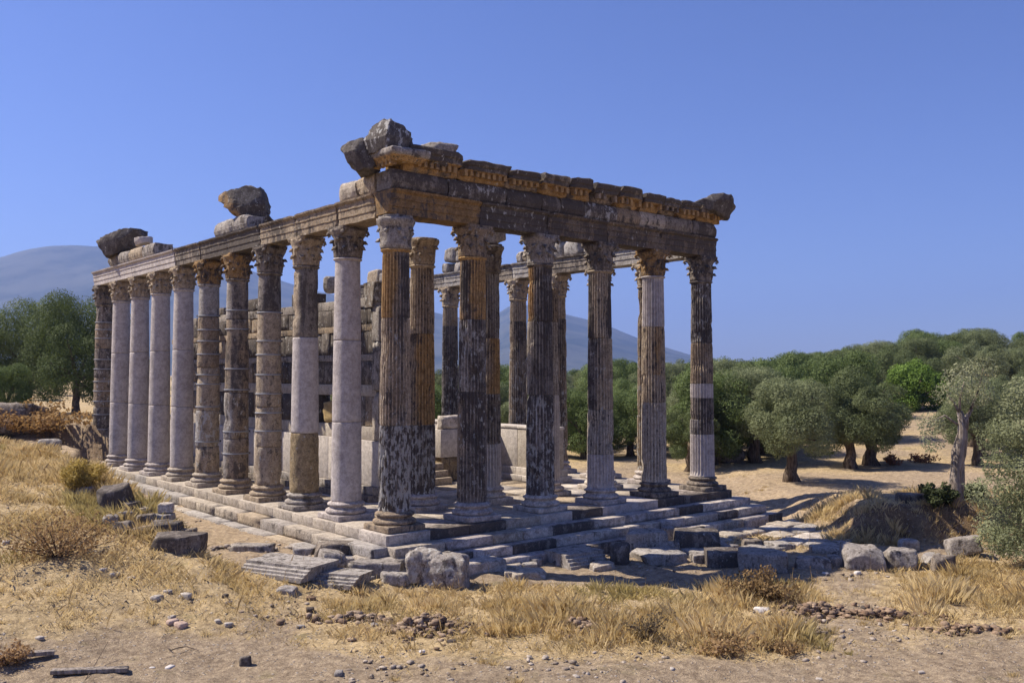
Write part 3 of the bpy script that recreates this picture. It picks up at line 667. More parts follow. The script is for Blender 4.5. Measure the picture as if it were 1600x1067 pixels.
# stones lying on the beams
RG = 'loose stones lying on the beams'
def loose(name, size, k, loc, rz, seed, label, cat='stone block', n=8, rnd_=.06, rough=.05, li=.5, cuts=4, cutd=.9, rot=(0, 0), group=None, C=None):
    V, F = blockV(size, seed, n, rnd_, rough, cuts, cutd)
    R = np.array(Matrix.Rotation(rot[0], 3, 'X') @ Matrix.Rotation(rot[1], 3, 'Y')); V = V@R.T; V[:, 2] -= V[:, 2].min()
    C = pal(k) if C is None else C(V)
    o = mk(name, V, F, M_ST, None, C, li, False, loc, (0, 0, rz)); tag(o, label, cat, group); return o
ZT = ZA+1.19+.5
def chunk(name, ox, oy, pts, world, th, c, label, seed, li=.5, rough=.05, under=None, k=4., cat='stone block'):
    """an irregular broken stone: outline, real depth th, rough faces; stands at the world point given"""
    dpt = (np.array(world)-CAM)@FWD
    Q = np.array([((ox+a/k-800)/FOC*dpt, -(oy+b/k-533.5)/FOC*dpt) for a, b in pts]); P = []
    for i in range(len(Q)):
        a, b = Q[i], Q[(i+1) % len(Q)]; m = max(1, int(np.linalg.norm(b-a)/.06)); P += [a+(b-a)*q/m for q in range(m)]
    P = np.array(P); n = len(P); cc = P.mean(0); V = []; lay = [(.12, .02), (.38, -.0), (.62, .0), (.82, .015), (.94, .05), (1, .14), (1.02, .35), (1.02, .65), (1, .86), (.92, .95), (.75, 1), (.4, 1), (.1, 1)]
    for sc_, t in lay: V.append(np.column_stack([cc[0]+(P[:, 0]-cc[0])*sc_, np.full(n, t*th), cc[1]+(P[:, 1]-cc[1])*sc_]))
    V = np.concatenate(V); V0 = V.copy()
    V = V+np.stack([fbm(V0*2.6+9*a+seed, seed+a, 3) for a in range(3)], 1)*np.array([.6, 2.6, .8])*rough+np.stack([fbm(V0*9+5*a+seed, seed+a+7, 2) for a in range(3)], 1)*rough*.9
    rr = random.Random(seed*3); ctr_ = np.array([cc[0], th/2, cc[1]]); ext = np.abs(V-ctr_).max(0)
    for q in range(8):
        nn = np.array([rr.uniform(-.75, .75), -1, rr.uniform(-.6, .75)]); nn /= np.linalg.norm(nn); pj = (V-ctr_)@nn; lim = np.quantile(pj, rr.uniform(.80, .94)); V = V-np.maximum(pj-lim, 0)[:, None]*nn*.9
    F = [[i*n+q, i*n+(q+1) % n, (i+1)*n+(q+1) % n, (i+1)*n+q] for i in range(len(lay)-1) for q in range(n)]
    F = [f[::-1] for f in F]; F.append([q for q in range(n)]); F.append([(len(lay)-1)*n+q for q in range(n)][::-1])
    C = np.tile(np.array(c, float), (len(V), 1))
    if under is not None:
        f = under(V0[:, 0]-cc[0], V0[:, 2]-cc[1]); C = C*(1-f[:, None])+np.array(PAL['orange'])*f[:, None]
    # origin on the stone itself
    R0 = np.array([[RGT[0], FWD[0]/math.hypot(FWD[0], FWD[1]), 0], [RGT[1], FWD[1]/math.hypot(FWD[0], FWD[1]), 0], [0, 0, 1]])
    base_ = CAM+FWD*dpt+UPV*cc[1]+RGT*cc[0]; W = (V-np.array([cc[0], th/2, cc[1]]))@R0.T
    o = mk(name, W, F, M_ST, None, C, li, False, tuple(base_), (0, 0, 0)); tag(o, label, cat); return o
chunk('boulder', 480, 170, [(365, 175), (375, 140), (400, 105), (440, 85), (480, 78), (530, 82), (580, 100), (615, 125), (650, 165), (645, 200), (640, 240), (660, 300), (600, 305), (520, 290), (450, 290), (385, 300), (368, 240)], (-.25, -.25, 10.6), 1.1, pal('crust'), 'rounded grey lichen-covered boulder perched on the near corner of the cornice', 301, .8, .10, cat='boulder')
chunk('cornice_fragment', 480, 170, [(218, 262), (230, 245), (300, 215), (355, 200), (375, 240), (395, 290), (415, 310), (445, 370), (400, 398), (325, 412), (295, 370), (260, 350), (240, 300)], (-.45, .35, 10.2), 1.2, pal('crust'), 'angular dark cornice fragment jutting out left of the corner boulder', 302, .4, .05)
chunk('stone_block', 480, 170, [(645, 250), (680, 228), (720, 235), (750, 260), (752, 280), (790, 290), (870, 310), (880, 350), (860, 365), (760, 345), (660, 330)], (1.0, -.4, 10.2), .8, pal('crust'), 'speckled broken ridge of stone just right of the big corner boulder', 303, .8, .05)
chunk('stone_block', 800, 230, [(1035, 365), (1080, 340), (1130, 350), (1170, 335), (1200, 330), (1240, 305), (1300, 292), (1360, 305), (1380, 320), (1382, 350), (1400, 370), (1370, 420), (1360, 450), (1330, 440), (1240, 410), (1180, 400), (1110, 395)], (13.2, -.7, 10.2), 1.2, pal('crust'), 'large broken block at the far right tip of the cornice', 304, .3, .045)
chunk('cornice_fragment', 120, 260, [(890, 190), (905, 180), (945, 163), (1000, 150), (1060, 128), (1100, 128), (1130, 140), (1150, 138), (1170, 160), (1190, 220), (1190, 285), (1185, 295), (1215, 325), (1218, 350), (1120, 372), (1090, 392), (1050, 402), (1030, 405), (1040, 350), (1010, 310), (980, 305), (965, 275), (935, 262), (925, 225), (895, 225)], (-.1, 9.6, 9.8), 1.0, pal('crust'), 'big cracked cornice fragment overhanging on the left flank beam', 311, .6, .05, lambda x, z: ss(-x-z*.6, .26, .44)*.8)
chunk('cornice_fragment', 120, 260, [(130, 470), (150, 458), (215, 430), (290, 400), (330, 397), (410, 400), (425, 440), (385, 455), (372, 500), (330, 525), (250, 558), (200, 575), (180, 535), (150, 500)], (-.2, 22.5, 10.0), 1.4, pal('crust'), 'brown overhanging cornice fragment at the far left end of the flank beam', 313, .3, .07)
chunk('stone_block', 120, 260, [(365, 450), (462, 438), (460, 478), (375, 500)], (-.2, 20.5, 9.8), .7, pal('newl'), 'small pale carved block beside the brown far-left cornice fragment', 314, .1, .015)
r = random.Random(9)
for i, (py_, sx, sz, zz, k, lb) in enumerate([
    (21.9, 1.3, .75, 0, 'tan', 'pale squared stone on the far beam right of the plain corner-side column'),
    (20.9, .5, .5, 0, 'grey', 'small grey stone tucked against the corner column on the far beam'),
    (15.2, .5, .50, 0, 'grey', 'low grey lump on the far beam left of its tall stone pair'), (14.3, .55, .48, 0, 'ltg', 'pale cube stone under the tall stone pair on the far beam'), (13.4, .5, .52, 0, 'ltg', 'pale rounded stone right of the cube stone on the far beam'),
    (14.9, .8, .70, .5, 'grey', 'left stone of the tall pair piled on the far beam'), (14.0, .9, .80, .47, 'grey', 'right stone of the tall pair piled on the far beam'), (13.0, .7, .6, .5, 'tan', 'tan stone leaning at the right end of the piled pair on the far beam'),
    (9.7, .5, .5, 0, 'grey', 'bluish stone left of the long tan stone on the far beam'), (8.9, 1.2, .62, 0, 'tan', 'long tan stone on the far beam behind the third front column'), (7.5, .8, .68, 0, 'grey', 'grey stone on the far beam hidden by the third front capital'), (7.4, .5, .5, .68, 'ltg', 'upright pale stone topping the far beam behind the third front capital'),
    (6.4, 1.0, .62, 0, 'ltg', 'pale angular stone on the far beam right of the third front capital'), (5.3, 1.0, .55, 0, 'ltg', 'second pale angular stone on the far beam right of the third front capital'), (4.2, .7, .5, 0, 'grey', 'grey stone on the far beam left of the fourth front capital')]):
    loose('loose_stone', (.62, sx, sz), k, (5*AX+r.uniform(-.05, .05), py_, ZF-.01+zz), r.uniform(-.15, .15), 330+i, lb, 'stone', 7, .1, .06, .5, 5, .9, group=RG)
loose('stone_block', (.8, .75, .6), 'ltg', (2*AX+.15, BY, 8.36), .5, 350, 'tilted grey block on top of the inner column behind the second front column', n=8, rough=.04, cuts=5, rot=(.1, -.3))
# ================================================================== CELLA WALLS
cw = thing('cella_wall', 'tall ruined wall of dark blocks and pale repair courses behind the left flank columns', 'wall', (0, 0, 0))
X0, X1 = 2.45, 3.15
courses = [(0, .22, 'dark', 0), (.22, .48, 'grey', 0), (.48, 1.95, 'newl', 0), (1.95, 2.4, 'pale', .1), (2.4, 3.4, 'mix', .1), (3.4, 3.78, 'pale', .1), (3.78, 4.58, 'mix', .12), (4.58, 4.8, 'grey', .1), (4.8, 5.58, 'mix', .12), (5.58, 5.8, 'brown', .1), (5.8, 6.39, 'mix', .12), (6.39, 6.7, 'grey', .1), (6.7, 7.05, 'mix', .12)]
rnd = random.Random(12)
for ci, (z0, z1, k, ins) in enumerate(courses):
    y = 5.05 if z0 >= 1.9 else 4.75
    end = 22.6 - max(0, z0-3)*.25 + rnd.uniform(-.5, .5)
    while y < end:
        l = rnd.uniform(.55, 1.2) if k == 'mix' else rnd.uniform(1.4, 2.3)
        if ci == 4 and 7.3 < y < 8.6: y += l; continue
        if ci == 12 and rnd.random() < .32: y += l; continue
        if ci == 12 and y > 19: break
        kk = rnd.choice(['darkest', 'darkest', 'black', 'darkest', 'darkest', 'brown']) if k == 'mix' else k
        ex = {0: .32, 1: .18, 2: 0}.get(ci, 0)
        hh = z1-z0 + (rnd.uniform(-.15, .2) if ci == 12 else 0)
        o = slab('wall_block', (X1-X0+ex*2-ins*2, l-.012, hh-.006), pal(kk, rnd), ((X0+X1)/2+(rnd.uniform(-.03, .03) if k == 'mix' else 0), y+l/2, z0+hh/2), (0, 0, 0), cw, 400+ci*40+int(y*3), 5 if k == 'mix' else 3, .018 if k == 'mix' else .012, .03 if k == 'mix' else .006, .6 if k == 'mix' else 0)
        y += l
# anta pilaster at the near end of the tall wall
V, F, V0 = prism([(-.22, 0), (.22, 0), (.22, .1), (.30, .2), (.30, .35), (.36, .8), (-.36, .8), (-.30, .35), (-.3, .2), (-.22, .1)], .8, 77, .05)
mk('anta_capital', V, F, M_ST, cw, pal('dark'), .8, False, (2.8, 5.3, 6.35), (0, 0, 0))
for i, (a, b_) in enumerate(((1.97, 3.6), (3.6, 5.2), (5.2, 6.35))): slab('anta_block', (.62, .44, b_-a), pal('grey' if i else 'pale'), (2.8, 5.0, (a+b_)/2), (0, 0, 0), cw, 480+i, 6, .04, .04, .5, 2)
loose('stone_block', (.6, .9, .85), 'golden', (2.75, 7.95, 2.405), .2, 360, 'golden broken rock lodged in the gap of the tall dark wall', n=9, rnd_=.1, rough=.08, li=0, cuts=6)
loose('stone_block', (.5, .45, .6), 'tan', (2.8, 10.6, 7.05), .2, 361, 'tan squared stone upright on top of the tall dark wall', n=6, rough=.04)
loose('stone_block', (.5, .35, .62), 'ltg', (2.8, 8.55, 7.02), .2, 362, 'grey rounded stone upright on top of the tall dark wall near its front', n=6, rnd_=.12, rough=.05)
cr = thing('cross_wall', 'low white doorway wall across the temple interior with a dark taller left part', 'wall', (0, 8.35, 0))
for (a, b_, z0, z1, k, dy) in ((7.3, 8.75, .92, 2.0, 'newl', 0), (8.75, 10.15, .92, 2.0, 'newl', 0), (7.4, 8.8, .0, .92, 'pit', .04), (8.8, 10.15, 0, .92, 'pit', .04), (3.2, 4.0, 0, 2.0, 'new', 0), (4.0, 4.75, 0, 2.0, 'new', 0), (3.2, 3.95, 2.0, 3.2, 'dark', .05), (3.95, 4.75, 2.0, 3.1, 'grey', .05)):
    slab('wall_block', (b_-a-.01, .75, z1-z0-.005), pal(k), ((a+b_)/2, dy, (z0+z1)/2), (0, 0, 0), cr, int(a*31+z0*7), 6 if k == 'pit' else 3, .02, .05 if k == 'pit' else .004, 0)
for i in range(3): slab('doorstep', (2.55-.0*i, .36, .24), pal('tan'), (6.05, -.95+.3*i, .12+.24*i), (0, 0, 0), cr, 500+i, 4, .03, .02, .1)
loose('stone_block', (1.2, .55, .5), 'newl', (7.95, 8.3, 2.0), .05, 363, 'pale broken marble block lying on the low doorway wall', n=7, rnd_=.08, rough=.05, cuts=4)
sw = thing('cella_wall', 'low white orthostat wall inside the far flank, seen between the front columns', 'wall', (10.55, 0, 0))
rnd = random.Random(14)
for (z0, z1, k, ex) in ((0, .22, 'newl', .30), (.22, .5, 'newl', .15), (.5, 2.0, 'newl', 0), (2.0, 2.1, 'newl', .03)):
    y = 4.95-ex*.5
    while y < 21.9:
        l = min(rnd.uniform(1.3, 1.9), 22-y); kk = k if rnd.random() < .75 else 'pale'
        slab('wall_block', (.8+2*ex, l-.012, z1-z0-.004), pal(kk, rnd, .05), (0, y+l/2, (z0+z1)/2), (0, 0, 0), sw, 520+int(y*9), 3, .012, .005, 0); y += l
# ================================================================== LOOSE BLOCKS ON THE GROUND
def ground_block(pl, pr, pt, pb, dep, rz, k, label, kind='stone_block', cat='stone block', n=10, rnd_=.03, rough=.045, li=.45, cuts=5, cutd=.84, lift=0., tilt=(0, 0), seed=None, group=None, hmax=None):
    x, y, z, t = pos((pl+pr)/2, pb); sca = FOC/t; wd = (pr-pl)/sca; down = (pb-586)/FOC
    hgt = max(.10, (pb-pt)/sca-dep*down*1.0)
    if hmax: hgt = min(hgt, hmax)
    a = -YAW+math.radians(rz); # local x = image right rotated
    ca, sa = abs(math.cos(math.radians(rz))), abs(math.sin(math.radians(rz)))
    lx = max(.15, (wd-dep*sa)/max(ca, .4))
    dx, dy = math.sin(YAW)*dep/2, math.cos(YAW)*dep/2
    seed = seed or int(pl*3+pb)
    V, F = blockV((lx, dep, hgt+.12), seed, n, rnd_, rough, cuts, cutd)
    R = np.array(Matrix.Rotation(tilt[0], 3, 'X') @ Matrix.Rotation(tilt[1], 3, 'Y')); V = V@R.T; V[:, 2] -= V[:, 2].min()
    zz = float(H(x+dx, y+dy))
    o = mk(kind, V, F, M_ST, None, pal(k), li, False, (x+dx, y+dy, min(z, zz)-.08+lift), (0, 0, a)); tag(o, label, cat, group); return o
GB = [
 # left retaining line
 (140, 199, 762, 800, .9, 10, 'black', 'big dark boulder tilted at the end of the grassy bank left of the temple', dict(n=10, rnd_=.08, rough=.08, cuts=7, cutd=.85, li=.2, tilt=(.1, -.15), kind='boulder', cat='boulder')),
 (186, 214, 782, 806, .6, -20, 'black', 'dark rock wedged right of the big tilted boulder', dict(cuts=6, kind='rock', cat='rock', li=.2)),
 (118, 140, 762, 778, .4, 0, 'grey', 'small dark rock on the bank left of the big tilted boulder', dict(cuts=6, kind='rock', cat='rock')),
 (103, 120, 758, 771, .4, 0, 'grey', 'smallest grey rock at the left end of the bank stones', dict(cuts=6, kind='rock', cat='rock')),
 (176, 206, 800, 818, .5, 10, 'grey', 'grey stone half in the grass under the bank boulders', dict(cuts=6, kind='rock', cat='rock')),
 (204, 240, 803, 826, .6, 15, 'dark', 'dark layered stone between the bank boulder and the flat block', dict(cuts=6)),
 (238, 264, 802, 822, .6, 0, 'ltg', 'pale grey block standing behind the small white block on the bank edge', dict(cuts=4)),
 (228, 278, 814, 838, .6, 5, 'black', 'dark block carrying the small white block at the bank edge', dict(cuts=6)),
 (262, 300, 826, 842, .5, 0, 'dark', 'thin dark slab behind the flat-topped dark block', dict(cuts=4)),
 (222, 308, 833, 866, .9, -4, 'black', 'wide flat-topped dark block at the foot of the grassy bank', dict(n=9, cuts=6, rough=.04, li=.1)),
 # slabs in front of the left corner
 (345, 425, 851, 864, .5, -8, 'grey', 'flat grey slab with rubble right of the grassy bank', dict(cuts=6, rough=.02)),
 (447, 492, 850, 868, .8, 5, 'ltg', 'rounded flat grey stone left of the dark angular block', dict(cuts=5, rnd_=.04)),
 (485, 556, 846, 872, .75, -5, 'dark', 'dark rough-edged block behind the tilted grey block', dict(n=9, rough=.05)),
 (487, 540, 864, 888, .7, 25, 'grey', 'tilted grey wedge block in front of the dark rough-edged block', dict(cuts=4, tilt=(.1, .18))),
 (553, 600, 852, 878, .7, 5, 'ltg', 'pale slab lying just left of the platform corner stones', dict(cuts=6)),
 (540, 630, 872, 903, .9, -3, 'grey', 'wide rough grey block left of the pair of tall boulders', dict(n=10, rough=.06, cuts=4)),
 (593, 640, 893, 914, .6, 0, 'ltg', 'low rounded rock at the foot of the tall boulders', dict(cuts=5, rnd_=.05, kind='rock', cat='rock')),
 (627, 688, 862, 916, .65, 8, 'grey', 'left one of the pair of tall lichen-spotted boulders before the corner column', dict(n=18, rnd_=.08, rough=.14, cuts=6, cutd=.88, li=.8, kind='boulder', cat='boulder')),
 (652, 732, 866, 922, .8, -5, 'grey', 'right one of the pair of tall boulders, peaked and cracked', dict(n=18, rnd_=.08, rough=.13, cuts=8, cutd=.84, li=.7, kind='boulder', cat='boulder')),
 (620, 668, 846, 866, .8, 12, 'pale', 'pale slab tucked behind the tall boulder pair', dict(cuts=4)),
 (776, 832, 864, 882, .8, 5, 'pale', 'thin cracked pale slab right of the large slanting slab', dict(cuts=4, rough=.03)),
 (780, 818, 882, 893, .6, 10, 'pale', 'thin flat stone, left one of the little group on bare ground', dict(cuts=4, rough=.02)),
 (812, 840, 880, 890, .4, 0, 'ltg', 'thin flat stone, rear one of the little group on bare ground', dict(cuts=4, rough=.02)),
 (803, 856, 888, 905, .6, -6, 'pale', 'largest flat stone of the little group on bare ground', dict(cuts=5, rough=.02)),
 (788, 812, 892, 903, .3, 0, 'pale', 'small stone at the left front of the little group on bare ground', dict(cuts=5)),
 (799, 819, 897, 906, .2, 0, 'pale', 'smallest stone at the front of the little group on bare ground', dict(cuts=5)),
 # right stretch
 (843, 892, 838, 868, .55, 38, 'grey', 'squared block standing against the lowest step left of the moulded block', dict(cuts=1)),
 (908, 978, 822, 852, .9, 5, 'black', 'blackish rough block on the steps behind the moulded block', dict(n=9, rough=.06, cuts=5)),
 (955, 988, 848, 884, .6, 10, 'black', 'black pitted rock at the right end of the moulded block', dict(n=9, rnd_=.06, rough=.07, cuts=6, kind='rock', cat='rock')),
 (976, 1046, 830, 866, .8, 3, 'ltg', 'grey block with pale pitted top right of the black pitted rock', dict(n=9, rough=.06, cuts=4)),
 (1007, 1043, 817, 836, .5, 0, 'dark', 'small dark block resting near the steps behind the pale pitted block', dict(cuts=6)),
 (1035, 1060, 823, 850, .5, 10, 'grey', 'small rounded stone left of the biggest black block', dict(cuts=6, rnd_=.05, kind='rock', cat='rock')),
 (1056, 1132, 826, 866, 1.0, -6, 'black', 'biggest black block of the fallen stones in front of the steps', dict(n=10, rnd_=.05, rough=.06, cuts=5, cutd=.92)),
 (1030, 1062, 846, 866, .4, 0, 'grey', 'low grey stone under the small rounded stone', dict(cuts=5, kind='rock', cat='rock')),
 (986, 1076, 856, 882, 1.1, 14, 'ltg', 'broad flat pale slab lying in front of the black blocks', dict(n=7, cuts=4, rough=.03)),
 (1098, 1166, 856, 886, .8, 0, 'black', 'long dark ledge block behind the dry shrubs', dict(n=8, cuts=6)),
 (1156, 1246, 856, 894, 1.2, -12, 'grey', 'large pale flat-topped boulder with black underside', dict(n=10, rnd_=.05, rough=.06, cuts=4)),
 (1162, 1198, 842, 858, .5, -5, 'dark', 'small dark squared block lying on the pale pavement', dict(cuts=4)),
 (1246, 1302, 868, 890, .7, -4, 'grey', 'pale cube-like stone in the row right of the flat-topped boulder', dict(cuts=4, rnd_=.03)),
 (1296, 1327, 868, 886, .5, 5, 'grey', 'small pale stone left of the big rounded boulder', dict(cuts=5, rnd_=.03)),
 (1325, 1392, 848, 892, 1.2, -4, 'grey', 'big rounded pale boulder at the right end of the fallen row', dict(n=14, rnd_=.12, rough=.07, cuts=7, cutd=.82, kind='boulder', cat='boulder')),
 (1388, 1450, 854, 892, 1.0, 8, 'grey', 'peaked pale boulder right of the big rounded one', dict(n=12, rnd_=.05, rough=.08, cuts=8, cutd=.80, kind='boulder', cat='boulder')),
 (1448, 1488, 866, 886, .6, 0, 'ltg', 'low pale slab between the peaked boulder and the slanted slab', dict(cuts=6)),
 (1462, 1496, 868, 894, .3, 0, 'dark', 'dark upright stone below the low pale slab', dict(cuts=6)),
 (1484, 1548, 842, 872, .9, -20, 'grey', 'slanted pale slab under the large foreground olive', dict(cuts=6, tilt=(-.1, -.25))),
 (558, 614, 856, 874, .6, 14, 'grey', 'flat slab between the angular dark block and the tall boulder pair', dict(rough=.03)),
 (404, 446, 866, 884, .5, -20, 'grey', 'thin tilted slab behind the long moulded slab', dict(rough=.03)),
 (604, 640, 874, 892, .4, 20, 'dark', 'small dark slab squeezed behind the left tall boulder', dict(rough=.04)),
 (822, 850, 872, 886, .4, -15, 'grey', 'small grey slab touching the left side of the moulded front block', dict(rough=.03)),
 (986, 1014, 848, 862, .4, 10, 'dark', 'dark wedge between the black pitted rock and the pale pitted block', dict(rough=.05)),
 (1078, 1108, 864, 880, .4, 12, 'grey', 'grey fragment at the left end of the long dark ledge block', dict(rough=.04)),
 (1200, 1246, 846, 860, .6, 10, 'ltg', 'low slab on the pavement right of the small dark squared block', dict(rough=.02)),
 (1270, 1330, 852, 868, .7, -8, 'ltg', 'thin slab on the pavement behind the cube-like pale stone', dict(rough=.03)),
 (150, 182, 804, 824, .5, 20, 'grey', 'grey stone in the grass below the left side of the big tilted boulder', dict()),
 (172, 202, 816, 834, .4, -10, 'dark', 'dark stone low in the grass left of the flat-topped dark block', dict()),
 (196, 232, 794, 808, .5, 5, 'newl', 'lit pale slab lying just right of the big tilted boulder', dict()),
 (204, 236, 822, 838, .4, 0, 'brown', 'brown layered stone left of the block carrying the white block', dict()),
 (430, 462, 918, 930, .4, -8, 'ltg', 'low pale slab flush with the ground before the moulded slabs', dict(cuts=6, rough=.02)),
 (918, 966, 879, 893, .5, 20, 'pale', 'sliver of pale slab flush with the ground in front of the moulded block', dict(cuts=6, rough=.02)),
 (372, 392, 1028, 1040, .15, 5, 'black', 'small black stone on bare soil in the foreground', dict(cuts=5, kind='rock', cat='rock')),
]
for g in GB: ground_block(*g[:8], **g[8])
def moulded(pl, pr, pt, pb, dep, Lx, hgt, rz, k, label, seed):
    x, y, z, t = pos((pl+pr)/2, pb-2)
    hh = hgt; P = [(-dep/2, 0), (dep/2, 0), (dep/2, hh*.34), (dep/2-.07, hh*.38), (dep/2-.07, hh*.55), (dep/2-.15, hh*.59), (dep/2-.15, hh*.74), (dep/2-.24, hh*.80), (dep/2-.24, hh), (-dep/2, hh)]
    V, F, V0 = prism(P, Lx, seed, .012); V[:, 0] *= 1-.0*V[:, 2]
    # top face reveals: the mouldings return on the right-hand end too
    e = ss(V0[:, 0], Lx/2-.3, Lx/2)*(1-np.clip(V0[:, 2]/hh, 0, 1))*.12; V[:, 0] -= e
    dx, dy = math.sin(YAW)*dep*.45, math.cos(YAW)*dep*.45
    o = mk('moulded_block', V, F, M_ST, None, pal(k), .4, False, (x+dx, y+dy, float(H(x+dx, y+dy))-.05), (0, 0, -YAW+math.radians(rz))); tag(o, label, 'stone block')
moulded(378, 508, 858, 908, 1.3, 2.0, .33, -27, 'ltg', 'long grey cornice block with fillets lying left of the boulder pair', 701)
moulded(478, 572, 888, 922, .9, 1.35, .30, -20, 'ltg', 'shorter moulded grey block overlapping the end of the long one', 702)
moulded(848, 960, 842, 888, 1.2, 1.35, .42, 34, 'ltg', 'moulded block with speckled top lying in front of the steps', 703)
def wblock(x, y, z, size, rz, k, label, seed, **kw):
    V, F = blockV(size, seed, 9, .03, kw.get('rough', .035), kw.get('cuts', 3), .93); R_ = np.array(Matrix.Rotation(kw.get('tx', 0), 3, 'X') @ Matrix.Rotation(kw.get('ty', 0), 3, 'Y'))
    tag(mk('stone_slab', V@R_.T, F, M_ST, None, pal(k), kw.get('li', .3), False, (x, y, z-size[2]/2), (0, 0, rz)), label, 'stone slab')
wblock(1.15, -1.75, -.70, (1.75, 1.0, .38), .02, 'newl', 'large slanting pale slab in front of the steps near the corner column', 971, tx=-.03, ty=.02)
wblock(-.15, -1.55, -.66, (.85, .75, .34), .25, 'pale', 'rough-topped pale slab at the foot of the corner column', 972, rough=.06)
wblock(-.15, -1.0, -.50, (1.1, .55, .4), -.05, 'pale', 'pale block filling the corner of the platform under the corner column', 973)
wblock(-.95, -1.35, -.72, (.75, 1.1, .36), .1, 'ltg', 'cracked pale slab at the outer corner of the platform', 974)
wblock(-1.0, -.35, -.50, (.7, .9, .4), -.1, 'pale', 'pale slab beside the first flank step at the platform corner', 975)
wblock(-1.75, -1.0, -.80, (.8, .9, .3), .3, 'ltg', 'low grey slab half sunk beside the platform corner', 976)
o = ground_block(243, 269, 804, 815, .3, 12, 'newl', 'small white squared block on the dark block at the bank edge', cuts=1, rough=.01); o.location.z += .30
o = ground_block(1410, 1441, 843, 862, .5, 0, 'ltg', 'small pale stone resting on the peaked boulder', cuts=6, rnd_=.1, kind='rock', cat='rock')
# pavement beyond the front steps
pv_ = thing('pavement', 'uneven pale flagstone pavement in front of the right end of the steps', 'pavement', (12, -4, -1.1)); rnd = random.Random(77)
for i in range(9):
    for j in range(4):
        X = 8.0+i*1.02+rnd.uniform(-.1, .1)+j*.2; Y = -2.75-j*.95+rnd.uniform(-.08, .08)
        if X > 15.5 or rnd.random() < .12 or (j == 3 and i < 3): continue
        slab('flagstone', (rnd.uniform(.82, .98), rnd.uniform(.75, .9), .2), pal(rnd.choice(['newl', 'ltg', 'pale', 'ltg']), rnd), (X-12, Y+4, rnd.uniform(-.03, .03)+.02), (rnd.uniform(-.02, .02), rnd.uniform(-.02, .02), rnd.uniform(-.06, .06)), pv_, 800+i*9+j, 5, .04, .03, .3, 2, .95)
# ================================================================== OLIVE TREES
def leaves(cl, n, sz, seed, c0, c1, asp=.35, flat=.7):
    """cl: list of (centre, radius); leaf quads on and inside the clump shells"""
    g = np.random.default_rng(seed); K = len(cl); per = np.array([c[1] for c in cl])**2; per = (per/per.sum()*n).astype(int)
    P = []; N = []; T = []
    for (c, R), m in zip(cl, per):
        u = g.normal(size=(m, 3)); u /= np.linalg.norm(u, axis=1, keepdims=True)
        lump = 1+.38*fbm(u*3.0+c[0]*3, seed+1); rr = R*lump*(1-.4*g.random(m)**2.5)
        P.append(np.array(c)+u*rr[:, None]*np.array([1, 1, flat+.15])); N.append(u); T.append(g.random(m))
    P = np.concatenate(P); N = np.concatenate(N); T = np.concatenate(T); m = len(P)
    NN = N+g.normal(0, .36, (m, 3))+np.array([0, 0, .15]); d1 = np.cross(NN, g.normal(size=(m, 3)))+N*.35; d1 /= np.linalg.norm(d1, axis=1, keepdims=True)+1e-9
    d2 = np.cross(d1, NN); d2 /= np.linalg.norm(d2, axis=1, keepdims=True)
    s = sz*(.6+.8*g.random(m))[:, None]; a = d1*s; b = d2*s*asp
    V = np.stack([P-a*.1, P+a*.5+b, P+a, P+a*.5-b], 1).reshape(-1, 3)
    F = np.arange(4*m).reshape(-1, 4)
    k = np.clip(.5+.55*fbm(P*1.1, seed+5)+.25*(g.random(m)-.5), 0, 1)[:, None]; c = np.array(c0)*(1-k)+np.array(c1)*k
    C = np.repeat(np.hstack([c, np.ones((m, 1))]), 4, axis=0)
    return V, F, C
def limb(path, rad, V, F, seg=9, seed=0):
    v, f = tube(path, rad, seg); v = v+np.stack([fbm(v*3.0+a*9+seed, seed+a) for a in range(3)], 1)*np.repeat(np.array(rad), seg)[:, None]*.5
    o = len(V); V += v.tolist(); F += [[q+o for q in x] for x in f]
TREE = {}
def treemesh(key, Hh, Rr, seed, c0, c1, nl=9000, sz=.17, trunk_h=1.4, low=.3, ncl=26, asp=.35):
    r = random.Random(seed); V = []; F = []
    p = [(0, 0, -.25)]; x = y = 0
    for q in range(1, 6): x += r.uniform(-.12, .12); y += r.uniform(-.12, .12); p.append((x, y, trunk_h*q/5))
    limb(p, [.42, .27, .23, .22, .23, .21], V, F, 12, seed)
    cl = []
    for q in range(ncl):
        a = q*2.4+r.uniform(-.5, .5); t = (q+.5)/ncl; zz = trunk_h*.72+low+(Hh-trunk_h*.72-low-.7)*t; prof_ = math.sin(PI*(.25+.62*t))**.8
        rad = Rr*prof_*r.uniform(.52, .88)*(1+.22*math.sin(a*2+seed)); cl.append(((x+rad*math.cos(a), y+rad*math.sin(a), zz+r.uniform(-.35, .35)), Rr*r.choice([.2, .26, .33, .38, .42])))
    cl.append(((x, y, Hh*.62), Rr*.36))
    for q in range(6):
        a = q*1.05+r.uniform(-.3, .3); e = cl[(q*4) % ncl][0]; s0 = (x, y, trunk_h*.95)
        mid = (x+(e[0]-x)*.4+r.uniform(-.15, .15), y+(e[1]-y)*.4+r.uniform(-.15, .15), trunk_h+(e[2]-trunk_h)*.55)
        limb([s0, mid, e], [.15, .09, .03], V, F, 7, seed+q)
    tr = mk('trunk', np.array(V), F, M_BK, smooth=True); LV, LF, LC = leaves(cl, nl, sz, seed, c0, c1, asp)
    cr_ = mk('crown', LV, LF, M_LF, None, LC)
    TREE[key] = (tr.data, cr_.data); bpy.data.objects.remove(tr); bpy.data.objects.remove(cr_)
OL0, OL1 = (.065, .09, .033), (.31, .36, .20)
